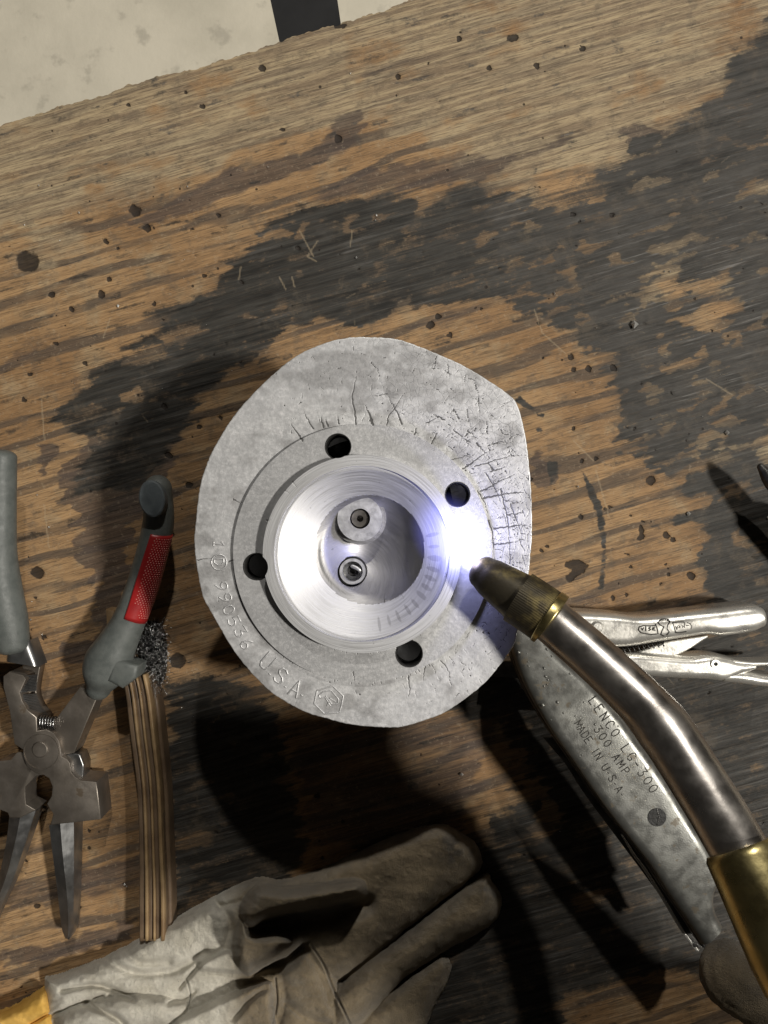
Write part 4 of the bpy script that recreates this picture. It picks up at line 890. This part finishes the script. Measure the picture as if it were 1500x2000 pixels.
# ------------------------------------------------------------------ locking pliers
lk = thing('locking_pliers', W(1300, 1260, 0), 'shiny nickel plated locking pliers lying open at the right edge', 'locking pliers')
def c6(x, y): return (900+x*.4, 1080+y*.4)
V, F = ribbon([c6(380, 300), c6(550, 290), c6(750, 300), c6(900, 312), c6(1150, 286), c6(1300, 270), c6(1440, 255), c6(1490, 275)], [c6(500, 440), c6(640, 450), c6(800, 466), c6(1000, 436), c6(1200, 406), c6(1300, 410), c6(1440, 390), c6(1495, 365)], [.026, .026, .027, .028, .028], .020, .0052, 70)
uh = add('upper_handle', V, F, M['chrome'], lk)
V, F = ribbon([c6(560, 455), c6(820, 488), c6(1000, 434), c6(1200, 402)], [c6(600, 560), c6(860, 560), c6(1060, 500), c6(1210, 412)], [.018, .018], .010, .0008, 30); ribobj(add('jaw_web', V, F, M['chrome'], lk))
V, F = ribbon([c6(700, 500), c6(840, 492), c6(1100, 512), c6(1230, 500), c6(1330, 520), c6(1440, 548)], [c6(760, 590), c6(1000, 612), c6(1200, 622), c6(1300, 630), c6(1380, 600), c6(1445, 566)], [.024, .025, .025], .016, .0038, 50); lev = ribobj(add('lower_lever', V, F, M['chrome'], lk))
V, F = ribbon([c6(1330, 522), c6(1440, 533), c6(1560, 530)], [c6(1330, 545), c6(1440, 552), c6(1560, 545)], [.024, .024], .014, .0012, 16); ribobj(add('lever_side', V, F, M['chrome'], lk))
V, F = ribbon([c6(1300, 575), c6(1400, 582), c6(1480, 600), c6(1560, 605)], [c6(1290, 632), c6(1400, 645), c6(1480, 655), c6(1560, 655)], [.0245, .024], .018, .0030, 16); ribobj(add('lever_side', V, F, M['chrome'], lk))
cpin = W(*c6(1242, 541), .025); V, F = tube(cpin, .022, .0258, .0010, .0021, 32); smooth_angle(add('rivet', V, F, M['chrome'], lk)); V, F = disc(cpin, .0254, .0009, .002, 16); add('rivet_hole', V, F, M['bore_shade'], lk)
cp2 = W(*c6(665, 362), .026); V, F = disc(cp2, .0272, .0030, .003, 32, bev=.0009); smooth_angle(add('rivet', V, F, M['chrome'], lk))
t = np.linspace(0, 9*2*PI, 160); p0 = np.array(W(*c6(790, 478), .020)); p1 = np.array(W(*c6(1000, 440), .020)); ax = p1-p0; sd = np.array([-ax[1], ax[0], 0]); sd /= np.linalg.norm(sd)
P = p0+ax*(t/t[-1])[:, None]+sd*(.0013*np.cos(t))[:, None]+np.array([0, 0, 1])*(.0013*np.sin(t))[:, None]
V, F = sweep(P, .0004, ns=6, cap=False); add('spring', V, F, M['clampdark'], lk)
V, F = ribbon([(955, 1285), (1000, 1290), (1060, 1270), (1140, 1250)], [(950, 1322), (1000, 1324), (1060, 1330), (1150, 1320)], [.016, .018], .012, .001, 20); ribobj(add('jaw', V, F, M['clampdark'], lk))
def cv(x, y): return (1220+x*.12, 1180+y*.12)
sq = [[cv(240, 370), cv(225, 420), cv(270, 465), cv(340, 480), cv(430, 495), cv(520, 485)], [cv(250, 365), cv(310, 350), cv(400, 355), (cv(490, 350))], [cv(505, 330), cv(530, 400), cv(545, 480)],
      [cv(270, 390), cv(290, 420), cv(310, 385)], [cv(345, 370), cv(345, 430)], [cv(420, 375), cv(390, 390), cv(425, 410), cv(395, 430)], [cv(490, 375), cv(460, 385), cv(455, 420), cv(495, 425)], [cv(455, 400), cv(485, 400)],
      [cv(545, 290), cv(580, 255), cv(650, 240), cv(710, 250), cv(740, 285), cv(700, 340), cv(690, 400), cv(725, 450), cv(690, 500)], [cv(545, 300), cv(580, 340), cv(640, 370), cv(610, 430), cv(590, 490), cv(640, 520)],
      [cv(780, 300), cv(805, 370), cv(830, 460)], [cv(830, 460), cv(900, 465), cv(1000, 445)], [cv(790, 300), cv(880, 290), cv(960, 290)], [cv(1020, 300), cv(1070, 320), cv(1090, 360), cv(1080, 400)],
      [cv(830, 360), cv(850, 410), cv(860, 360)], [cv(880, 350), cv(900, 370), cv(880, 385)], [cv(935, 350), cv(955, 360), cv(940, 380)], [cv(970, 300), cv(975, 380)], [cv(1000, 350), cv(1040, 345)]]
V, F = ridge(sq, lambda x, y: float(np.interp(x, [1220, 1300, 1400], [.0266, .0271, .0278])), .00028, .9); add('stamped_emblem', V, F, M['groove_shade'], lk)

# ------------------------------------------------------------------ ground clamp
ZG = .060
gc = thing('ground_clamp', W(1200, 1550, 0), 'pitted steel welding ground clamp stamped with letters, lying under the torch neck', 'ground clamp')
gL = [(996, 1238), (1008, 1290), (1032, 1350), (1075, 1425), (1120, 1490), (1178, 1574), (1230, 1641), (1273, 1696), (1304, 1745), (1347, 1807), (1376, 1852)]
gR = [(1060, 1210), (1085, 1270), (1150, 1330), (1205, 1390), (1250, 1450), (1300, 1520), (1350, 1600), (1390, 1665), (1411, 1715), (1400, 1750), (1402, 1785), (1416, 1815)]
V, F = ribbon(gL, gR, [ZG-.012, ZG-.002, ZG, ZG, ZG-.004], .014, .0046, 90); pltz = ribobj(add('clamp_plate', V, F, M['clampsteel'], gc))
V, F = ribbon([(p[0]-6, p[1]-2) for p in gL], [(p[0]+9, p[1]+2) for p in gL], [ZG-.020, ZG-.008, ZG-.007, ZG-.007, ZG-.011], .012, .002, 80); ribobj(add('side_flange', V, F, M['clampdark'], gc))
V, F = ribbon([(1214, 1632), (1237, 1672), (1259, 1703), (1301, 1770), (1332, 1822), (1359, 1858)], [(1217, 1632), (1243, 1672), (1266, 1703), (1308, 1770), (1338, 1820), (1366, 1857)], [.034, .036], .003, .0003, 30); ribobj(add('lower_jaw_edge', V, F, M['chrome'], gc))
V, F = ribbon([(1060, 1440), (1110, 1500), (1150, 1562), (1300, 1765), (1352, 1850)], [(1080, 1440), (1130, 1490), (1168, 1560), (1320, 1760), (1375, 1850)], [.030, .032, .036], .004, .001, 30); ribobj(add('lower_jaw', V, F, M['clampdark'], gc))
sc = W(1283, 1596, ZG); V, F = disc(sc, ZG+.00025, .0041, .002, 40); smooth_angle(add('screw_hole_shade', V, F, M['bore_shade'], gc))  # dark disc on the plate stands for the shade in its hole
V, F = ridge([[(1283, 1580), (1287, 1595), (1284, 1611)]], lambda x, y: ZG+.0003, .00028, .6); add('screw_slot', V, F, M['clampdark'], gc)
def line(txt, a, b, h, wk=.62):
    a, b = np.array(a, float), np.array(b, float); d = b-a; d /= np.linalg.norm(d); up = (d[1], -d[0]); out = []
    n = len(txt); 
    for k, ch in enumerate(txt):
        if ch == ' ': continue
        p = a+(b-a)*(k/(n-1)); out += glyph(ch, p, up, h, wk)
    return out
tx = line('LENCO LG-300', c6(650, 722), c6(940, 1150), 18.5)+line('300 AMP', c6(672, 862), c6(805, 1065), 16)+line('MADE IN U.S.A.', c6(575, 835), c6(790, 1180), 15.5, .66)
cen_ = cr((np.array(cr(gL, 60))+np.array(cr(gR, 60)))/2, 90)
def zclamp(x, y):
    t = np.argmin(np.hypot(cen_[:, 0]-x, cen_[:, 1]-y))/89
    return float(np.interp(t, [0, .25, .5, .75, 1], [ZG-.012, ZG-.002, ZG, ZG, ZG-.004]))+.00002
V, F = ridge(tx, zclamp, .00022, .6); add('stamped_lettering', V, F, M['groove_shade'], gc)
bl = []
for k in range(30):
    t = rng.uniform(0, .45) if k < 34 else rng.uniform(.4, 1); s = rng.uniform(.08, .92); L9 = cr(gL, 90); R9 = cr(gR, 90); q = int(t*89); p = L9[q]*(1-s)+R9[q]*s
    zz = np.interp(t, [0, .25, .5, .75, 1], [ZG-.012, ZG-.002, ZG, ZG, ZG-.004]); edge_d = min(s, 1-s)*.034
    if edge_d < .006: zz -= (.0062-math.sqrt(max(0, .0062**2-(.0062-edge_d)**2)))
    r_ = rng.uniform(.0002, .0006)*(1.6 if k < 5 else 1); c = np.array(W(p[0], p[1], zz))
    vs = [c+r_*np.array([math.cos(a)*math.sin(b), math.sin(a)*math.sin(b), math.cos(b)*.7]) for b in (.4, 1.0, 1.6) for a in np.linspace(0, 2*PI, 8, endpoint=False)]
    F = [(i_*8+j_, (i_+1)*8+j_, (i_+1)*8+(j_+1) % 8, i_*8+(j_+1) % 8) for i_ in range(2) for j_ in range(8)]+[tuple(range(8))]; bl.append((np.array(vs), F))
V, F = join(bl); tag(add('weld_spatter', V, F, M['clampsteel'], gc), kind='stuff')

# ------------------------------------------------------------------ torch
tor = thing('torch', W(1200, 1320, 0), 'gas torch with tarnished brass nozzle and bent nickel neck, pointing at the cylinder head', 'torch')
def PT(L): return np.array([W(a, b, c) for a, b, c in L])
def s_at(z): return (HC-z)/FP
n0 = PT([(944, 1118, .1055), (975, 1140, .108), (1010, 1164, .110), (1030, 1180, .1115)])
P = cr(n0, 20); V, F = sweep(P, np.interp(np.linspace(0, 1, 20), [0, .15, 1], [.0066, .0076, .0102]), ns=40, capk=.75); noz = add('nozzle', V, F, M['patina'], tor)
k0 = PT([(1012, 1166, .1102), (1040, 1184, .112), (1070, 1205, .114)])
P = cr(k0, 14); V, F = sweep(P, .0105, ns=384, cap=False, prof=lambda t: 1+.0032*np.sin(t*72)); add('knurled_collar', V, F, M['patina'], tor, smooth=False)
r0 = PT([(1067, 1203, .1138), (1073, 1207, .1142), (1077, 1210, .1144)]); V, F = sweep(cr(r0, 6), .0109, ns=64, cap=False); add('collar_rim', V, F, M['brass'], tor)
nk_ = [(1060, 1198, .1135), (1100, 1232, .116), (1150, 1275, .120), (1215, 1335, .126), (1262, 1382, .131), (1305, 1435, .137), (1350, 1505, .144), (1400, 1585, .151), (1455, 1680, .158)]
P = cr(PT(nk_), 90); tt_ = np.linspace(0, 1, 90); rad = np.interp(tt_, [0, .3, .45, .55, .7, 1], [.0086, .0088, .0092, .0100, .0096, .0094])
V, F = sweep(P, rad, ns=56, cap=False); add('neck', V, F, M['nickel'], tor)
b0_ = PT([(1445, 1655, .1568), (1480, 1730, .162), (1530, 1840, .169), (1570, 1920, .174)])
P = cr(b0_, 30); V, F = sweep(P, np.interp(np.linspace(0, 1, 30), [0, .03, 1], [.0112, .0120, .0124]), ns=56, cap=False); smooth_angle(add('brass_ferrule', V, F, M['brass'], tor))
P = cr(PT([(1495, 1800, .163), (1560, 1930, .174), (1760, 2180, .205), (2150, 2560, .250)]), 20); V, F = sweep(P, .0100, ns=32); add('handle_tube', V, F, M['nickel'], tor)
P = cr(PT([(1470, 1800, .150), (1540, 1960, .156), (1640, 2180, .160)]), 20); V, F = sweep(P, .0055, ns=24); add('gas_tube', V, F, M['patina'], tor)
# flame
fp0 = np.array(W(936, 1108, .1048)); fp1 = np.array(W(898, 1064, .1005))
def emis(name, col, st, tr):
    m = bpy.data.materials.new(name); m.use_nodes = True; t = m.node_tree; t.nodes.clear(); o = t.nodes.new('ShaderNodeOutputMaterial'); e = t.nodes.new('ShaderNodeEmission'); e.inputs[0].default_value = col+(1,); e.inputs[1].default_value = st
    if tr is None: t.links.new(e.outputs[0], o.inputs[0]); return m
    x = t.nodes.new('ShaderNodeBsdfTransparent'); mx = t.nodes.new('ShaderNodeMixShader'); lw = t.nodes.new('ShaderNodeLayerWeight'); lw.inputs[0].default_value = .5
    pw = t.nodes.new('ShaderNodeMath'); pw.operation = 'POWER'; pw.inputs[1].default_value = tr; t.links.new(lw.outputs['Facing'], pw.inputs[0])
    t.links.new(pw.outputs[0], mx.inputs[0]); t.links.new(e.outputs[0], mx.inputs[1]); t.links.new(x.outputs[0], mx.inputs[2]); t.links.new(mx.outputs[0], o.inputs[0]); return m
fl = thing('torch_flame', tuple(fp0), 'small blue white flame between the brass nozzle and the cylinder head', 'flame')
def glow_mat(name, col, st, pw, sc):
    m = bpy.data.materials.new(name); m.use_nodes = True; t = m.node_tree; t.nodes.clear(); o = t.nodes.new('ShaderNodeOutputMaterial'); e = t.nodes.new('ShaderNodeEmission'); e.inputs[0].default_value = col+(1,)
    tc = t.nodes.new('ShaderNodeTexCoord'); mp = t.nodes.new('ShaderNodeMapping'); mp.inputs['Scale'].default_value = sc; g = t.nodes.new('ShaderNodeTexGradient'); g.gradient_type = 'SPHERICAL'
    t.links.new(tc.outputs['Object'], mp.inputs[0]); t.links.new(mp.outputs[0], g.inputs[0]); p = t.nodes.new('ShaderNodeMath'); p.operation = 'POWER'; t.links.new(g.outputs[1], p.inputs[0]); p.inputs[1].default_value = pw
    k = t.nodes.new('ShaderNodeMath'); k.operation = 'MULTIPLY'; t.links.new(p.outputs[0], k.inputs[0]); k.inputs[1].default_value = st; t.links.new(k.outputs[0], e.inputs[1]); t.links.new(e.outputs[0], o.inputs['Volume']); return m
def glow(name, c, r, mat, ang):
    V, F = blob0((0, 0, 0), r); me = bpy.data.meshes.new(name); me.from_pydata([tuple(v) for v in V], [], F); me.materials.append(mat); ob = bpy.data.objects.new(name, me); link(ob, fl)
    ob.location = Vector(c)-fl.location; ob.rotation_euler = (0, 0, ang); return ob
def blob0(c, r):
    V = []; F = []
    for i_ in range(1, 16):
        b = PI*i_/16
        for j_ in range(24): a = 2*PI*j_/24; V.append((c[0]+r[0]*math.sin(b)*math.cos(a), c[1]+r[1]*math.sin(b)*math.sin(a), c[2]+r[2]*math.cos(b)))
    for i_ in range(14):
        for j_ in range(24): F.append((i_*24+j_, (i_+1)*24+j_, (i_+1)*24+(j_+1) % 24, i_*24+(j_+1) % 24))
    F.append(tuple(range(23, -1, -1))); F.append(tuple(range(336, 360))); return V, F
dv = fp1-fp0; ag = math.atan2(dv[1], dv[0])
glow('flame_core', W(918, 1088, .1035), (.0085, .0058, .0050), glow_mat('flame_white', (.75, .84, 1.0), 900, 1.7, (1/.0085, 1/.0058, 1/.0050)), ag)
glow('flame_mantle', W(888, 1056, .1010), (.0225, .0160, .0095), glow_mat('flame_blue', (.24, .25, 1.0), 120, 1.3, (1/.0225, 1/.0160, 1/.0095)), ag)
pt = bpy.data.lights.new('flame_light', 'POINT'); pt.energy = .045; pt.color = (.50, .52, 1.0); pt.shadow_soft_size = .004
po = bpy.data.objects.new('flame_light', pt); S.collection.objects.link(po); po.location = W(897, 1062, .1062)

# ------------------------------------------------------------------ work glove on the bench (one leather surface raised from traced pieces)
def leather_field(name, pieces, x0, y0, x1, y1, st, parent, creases, seams, dirtf, soots, zb=0.0):
    Yg, Xg = np.mgrid[y0:y1:st, x0:x1:st].astype(float)
    wxx = Xg+(fbm(Xg/18, Yg/18, 3, 71)-.5)*5; wyy = Yg+(fbm(Xg/18, Yg/18, 3, 72)-.5)*5
    Hh = np.full(Xg.shape, -.004)
    for P, h0, h1, r, tilt in pieces:
        Pc = crclosed(P, max(40, len(P)*6)); d = polydist(wxx, wyy, Pc); q = np.clip(d/r, 0, 1)
        top = h1+tilt[0]*(Xg-P[0][0])/100+tilt[1]*(Yg-P[0][1])/100
        h = h0+(top-h0)*np.sqrt(np.clip(1-(1-q)**2, 0, 1)); h = np.where(d > 0, h, -.004+np.clip(d, -6, 0)*.0004)
        k = .0012; Hh = np.maximum(Hh, h)
    for P, w, dep in creases:
        C = cr(P, 40); d = np.full(Xg.shape, 1e9)
        for a, b in zip(C[:-1], C[1:]):
            ab = b-a; t = np.clip(((Xg-a[0])*ab[0]+(Yg-a[1])*ab[1])/(ab@ab+1e-9), 0, 1); d = np.minimum(d, np.hypot(Xg-a[0]-t*ab[0], Yg-a[1]-t*ab[1]))
        Hh = Hh-dep*np.exp(-(d/w)**2)*(Hh > 0)
    se = np.zeros(Xg.shape)
    for P, w in seams:
        C = cr(P, 40); d = np.full(Xg.shape, 1e9)
        for a, b in zip(C[:-1], C[1:]):
            ab = b-a; t = np.clip(((Xg-a[0])*ab[0]+(Yg-a[1])*ab[1])/(ab@ab+1e-9), 0, 1); d = np.minimum(d, np.hypot(Xg-a[0]-t*ab[0], Yg-a[1]-t*ab[1]))
        se = np.maximum(se, np.exp(-(d/w)**2)); Hh = Hh-.0022*np.exp(-(d/w)**2)*(Hh > 0)+.0007*np.exp(-((d-w*2.2)/w)**2)*(Hh > .003)
    Hh = Hh+((fbm(Xg/50, Yg/36, 4, 81)-.5)*.0038+(fbm(Xg/9, Yg/9, 3, 82)-.5)*.0008)*(Hh > .002)
    # light smoothing
    for _ in range(2):
        P_ = np.pad(Hh, 1, mode='edge'); Hh = (P_[1:-1, 1:-1]*4+P_[:-2, 1:-1]+P_[2:, 1:-1]+P_[1:-1, :-2]+P_[1:-1, 2:])/8
    sg = (HC-np.maximum(Hh+zb, 0))/FP; X = (Xg-750)*sg; Y = -(Yg-1000)*sg
    n1, n2 = Xg.shape; idx = np.arange(n1*n2).reshape(n1, n2)
    Fq = np.stack([idx[:-1, :-1], idx[1:, :-1], idx[1:, 1:], idx[:-1, 1:]], -1).reshape(-1, 4)
    ok = Hh.ravel() > -.0035; Fq = Fq[ok[Fq].any(1)]
    used = np.unique(Fq); rm = np.full(n1*n2, -1); rm[used] = np.arange(len(used))
    V = np.stack([X, Y, Hh+zb], -1).reshape(-1, 3)[used]
    so = np.zeros(Xg.shape)
    for x, y, rx, ry, v in soots: so = np.maximum(so, v*np.exp(-((Xg-x)/rx)**2-((Yg-y)/ry)**2)*(fbm(Xg/14, Yg/14, 3, 90)*1.5))
    return add(name, V, rm[Fq], M['leather'], parent, attrs=dict(dirt=dirtf(Xg, Yg).ravel()[used], seam=se.ravel()[used], soot=so.ravel()[used]))
gv = thing('work_glove', W(500, 1880, 0), 'cream suede work glove with brown stained fingers and yellow cuff, palm down', 'glove')
Z0 = (0, 0)
pcs = [([(86, 1921), (100, 1909), (187, 1877), (275, 1832), (327, 1802), (420, 1751), (467, 1728), (504, 1714), (545, 1722), (600, 1760), (640, 1860), (700, 2050), (400, 2120), (120, 2060)], 0, .020, 46, Z0),
       ([(520, 1730), (560, 1718), (621, 1700), (705, 1663), (780, 1630), (830, 1616), (870, 1612), (905, 1630), (930, 1648), (942, 1680), (928, 1708), (800, 1812), (664, 1920), (600, 1900), (540, 1800)], 0, .021, 46, Z0),
       ([(940, 1712), (962, 1724), (978, 1748), (979, 1776), (962, 1804), (920, 1832), (873, 1857), (780, 1921), (700, 2010), (640, 2020), (640, 1950), (664, 1922), (800, 1816)], 0, .024, 40, Z0),
       ([(862, 1868), (880, 1878), (882, 1902), (856, 1952), (812, 2030), (700, 2060), (690, 2000), (780, 1925), (840, 1880)], 0, .013, 34, Z0),
       ([(607, 1844), (640, 1897), (660, 1949), (690, 2030), (520, 2060), (536, 1960), (530, 1880), (565, 1840)], 0, .024, 46, Z0),
       ([(327, 1996), (397, 1957), (467, 1925), (523, 1909), (541, 1925), (541, 1967), (530, 2050), (330, 2060)], 0, .031, 24, Z0),
       ([(380, 1890), (400, 1868), (450, 1850), (485, 1875), (480, 1905), (440, 1905), (400, 1902)], 0, .027, 16, Z0),
       ([(463, 1800), (480, 1790), (500, 1818), (547, 1818), (574, 1839), (545, 1870), (500, 1902), (476, 1904), (452, 1868)], .008, .047, 26, Z0),
       ([(467, 1785), (480, 1750), (505, 1728), (560, 1730), (640, 1722), (690, 1714), (712, 1722), (716, 1740), (706, 1757), (640, 1772), (570, 1786), (520, 1800), (500, 1815), (480, 1812)], .012, .060, 28, Z0),
       ([(100, 1990), (160, 1950), (250, 1930), (330, 1935), (380, 1960), (360, 2010), (250, 2040), (120, 2040)], 0, .030, 50, Z0)]
cre = [([(200, 1870), (260, 1900), (340, 1895), (400, 1860)], 9, .004), ([(88, 1990), (150, 1962), (200, 1945)], 4, .003), ([(170, 1960), (220, 1985), (240, 2000)], 7, .005), ([(350, 1930), (375, 1900), (390, 1885)], 4, .004),
       ([(330, 1960), (365, 1950), (380, 1935)], 5, .003), ([(420, 1760), (450, 1800), (440, 1850)], 8, .003), ([(760, 1720), (720, 1770), (690, 1800)], 9, .0015), ([(505, 1812), (570, 1802), (640, 1790), (715, 1765)], 17, .012), ([(500, 1890), (560, 1880), (590, 1850)], 12, .010), ([(430, 1770), (470, 1760), (500, 1735)], 6, .003), ([(240, 1850), (270, 1880), (330, 1880)], 8, .003), ([(120, 1935), (190, 1925), (260, 1950)], 6, .004), ([(560, 1960), (600, 1990), (640, 2000)], 9, .003), ([(455, 1990), (490, 1950), (520, 1930)], 7, .004)]
sea = [([(929, 1711), (880, 1745), (800, 1812), (720, 1872), (660, 1921)], 2.2), ([(607, 1846), (632, 1885), (650, 1930), (664, 1960), (688, 2010)], 1.8), ([(538, 1910), (541, 1960), (530, 2010)], 1.6), ([(365, 1915), (372, 1945), (365, 1975)], 1.4)]
leather_field('leather_shell', pcs, 60, 1590, 1010, 2090, 1.6, gv, cre, sea, lambda X, Y: np.clip((X-385)/100, 0, 1)*.80+np.clip((X-600)/100, 0, 1)*.2-.05+.35*np.exp(-((X-300)/90)**2-((Y-1890)/40)**2),
              [(880, 1660, 50, 40, .9), (955, 1745, 26, 24, .7), (540, 1830, 40, 26, .6), (455, 1935, 30, 16, .35), (700, 1760, 80, 40, .35)])
cp = [([(-80, 1990), (0, 1976), (60, 1945), (90, 1930), (112, 1990), (120, 2060), (-80, 2090)], 0, .017, 26, Z0)]
cuff = leather_field('cuff', cp, -90, 1920, 130, 2090, 2.0, gv, [([(60, 2000), (95, 1980)], 3, .004)], [], lambda X, Y: X*0, [])
cuff.data.materials.clear(); cuff.data.materials.append(M['yellow'])

# ------------------------------------------------------------------ the person's gloved hand on the torch handle
hd = thing('person', W(1560, 2020, .1), 'person holding the torch, only a brown leather gloved fingertip in view at the lower right', 'person')
def blob(c, r):
    V = []; F = []
    for i_ in range(1, 10):
        b = PI*i_/10
        for j_ in range(16): a = 2*PI*j_/16; V.append((c[0]+r[0]*math.sin(b)*math.cos(a), c[1]+r[1]*math.sin(b)*math.sin(a), c[2]+r[2]*math.cos(b)))
    for i_ in range(8):
        for j_ in range(16): F.append((i_*16+j_, (i_+1)*16+j_, (i_+1)*16+(j_+1) % 16, i_*16+(j_+1) % 16))
    F.append(tuple(range(15, -1, -1))); F.append(tuple(range(128, 144))); return np.array(V), F
hp = []
def fing(L, r): P = cr(PT(L), 14); hp.append(sweep(P, np.linspace(r[0], r[1], 14), ns=20))
def fw(L, r): hp.append(sweep(cr(L, 14), np.linspace(r[0], r[1], 14), ns=20))
# the lower hand: its thumb lies on the clamp
fing([(1432, 1905, .100), (1520, 1965, .104), (1640, 2060, .108), (1800, 2230, .112)], (.0130, .0165))
for q in range(4): fing([(1560+q*55, 2120+q*70, .070), (1620+q*55, 2080+q*70, .085), (1730+q*50, 2160+q*60, .100), (1850+q*30, 2260+q*40, .105)], (.0105, .0125))
hp.append(blob(W(1900, 2380, .105), (.042, .046, .022)))
def finish(name, wv):
    V, F = join(hp); ob = add(name, V, F, M['leather'], hd, attrs=None)
    md = ob.modifiers.new('r', 'REMESH'); md.mode = 'VOXEL'; md.voxel_size = .0018; md.use_smooth_shade = True
    md = ob.modifiers.new('s', 'SMOOTH'); md.iterations = 6; md.factor = .6
    dg = bpy.context.evaluated_depsgraph_get(); me2 = bpy.data.meshes.new_from_object(ob.evaluated_get(dg)); ob.modifiers.clear(); ob.data = me2
    at_ = me2.attributes.new('dirt', 'FLOAT', 'POINT'); at_.data.foreach_set('value', np.full(len(me2.vertices), 1.3, np.float32)); co_ = np.zeros(len(me2.vertices)*3, np.float32); me2.vertices.foreach_get('co', co_); co_ = co_.reshape(-1, 3)*1000; nz_ = (fbm(co_[:, 0]/7+co_[:, 2]/5, co_[:, 1]/5+co_[:, 2]/6, 4, 120)-.5)*.0028; nn_ = np.zeros(len(me2.vertices)*3, np.float32); me2.vertices.foreach_get('normal', nn_); me2.vertices.foreach_set('co', ((co_/1000)+nn_.reshape(-1, 3)*nz_[:, None]).astype(np.float32).ravel()); so_ = me2.attributes.new('soot', 'FLOAT', 'POINT'); so_.data.foreach_set('value', (.08+.6*fbm(co_[:, 0]/12, co_[:, 1]/12, 3, 121)).astype(np.float32))
finish('leather_glove', 0)
P = cr(np.array([W(1960, 2460, .108), (.34, -.40, .12), (.52, -.62, .20)]), 20); V, F = sweep(P, np.linspace(.036, .050, 20), ns=32); add('sleeve', V, F, M['black'], hd)
# the upper hand: a fist round the torch handle, and the arm, both unseen, placed to shade the lower bench from lamp_right
hp = []
HX_, HY_, HZ_ = .166, -.157, .285
for q in range(4): 
    y_ = -.030+q*.021; fw([(HX_+.010, HY_+y_, HZ_+.030), (HX_-.038, HY_+y_, HZ_+.026), (HX_-.058, HY_+y_+.002, HZ_+.002), (HX_-.040, HY_+y_, HZ_-.022), (HX_-.005, HY_+y_, HZ_-.024)], (.0130, .0120))
fw([(HX_+.020, HY_-.045, HZ_-.005), (HX_-.012, HY_-.058, HZ_-.012), (HX_-.040, HY_-.050, HZ_-.020)], (.015, .012))
hp.append(blob((HX_+.018, HY_, HZ_), (.046, .048, .032)))
finish('leather_glove', 0)
P = cr(np.array([(HX_+.035, HY_-.020, HZ_+.006), (.27, -.22, .30), (.38, -.32, .36), (.46, -.40, .44)]), 24); V, F = sweep(P, np.linspace(.046, .074, 24), np.linspace(.042, .072, 24), ns=36); add('sleeve', V, F, M['black'], hd)
# ------------------------------------------------------------------ tool tip entering at the right edge
tp = thing('punch', W(1510, 950, 0), 'dark pointed steel punch reaching in from the right edge', 'punch')
P = cr(PT([(1486, 912, .022), (1500, 930, .022), (1530, 965, .022), (1580, 1030, .022)]), 14); V, F = sweep(P, np.interp(np.linspace(0, 1, 14), [0, .2, 1], [.0018, .0042, .0062]), ns=24); add('shaft', V, F, M['clampdark'], tp)
P = cr(PT([(1575, 1022, .020), (1640, 1110, .018), (1720, 1230, .016)]), 10); V, F = sweep(P, .0095, ns=24); add('handle', V, F, M['black'], tp)

# ------------------------------------------------------------------ metal spatter sprinkled on the bench
sl = []
def grain(x, y, r):
    c = np.array(W(x, y, r*.3)); vs = [c+r*np.array([a, b, d])*rng.uniform(.6, 1.2) for a, b, d in ((1, 0, 0), (0, 1, 0), (-1, 0, 0), (0, -1, 0), (0, 0, .8), (0, 0, -.3))]
    sl.append((np.array(vs), [(0, 1, 4), (1, 2, 4), (2, 3, 4), (3, 0, 4), (1, 0, 5), (2, 1, 5), (3, 2, 5), (0, 3, 5)]))
for x, y, r in ((75, 362, 3), (366, 364, 3), (154, 415, 3), (523, 326, 3), (230, 597, 4), (48, 439, 2), (243, 1728, 4), (248, 1732, 3), (1238, 633, 11), (1129, 950, 4), (1298, 530, 3), (1309, 530, 3), (1083, 573, 4), (1165, 640, 2), (684, 143, 2), (696, 503, 4), (735, 420, 3), (733, 430, 3), (72, 967, 3), (95, 1030, 3), (902, 1513, 6), (60, 1210, 3), (1420, 845, 6), (1345, 1003, 6), (1500, 1010, 3)):
    grain(x, y, r*sc0*.8)
for k in range(90): grain(rng.uniform(20, 1480), rng.uniform(260, 1980), rng.uniform(.5, 1.3)*sc0)
V, F = join(sl); tag(add('metal_spatter', V, F, M['speck'], None, smooth=False), 'tiny bright metal spatter grains scattered over the plywood', None, None, 'stuff')
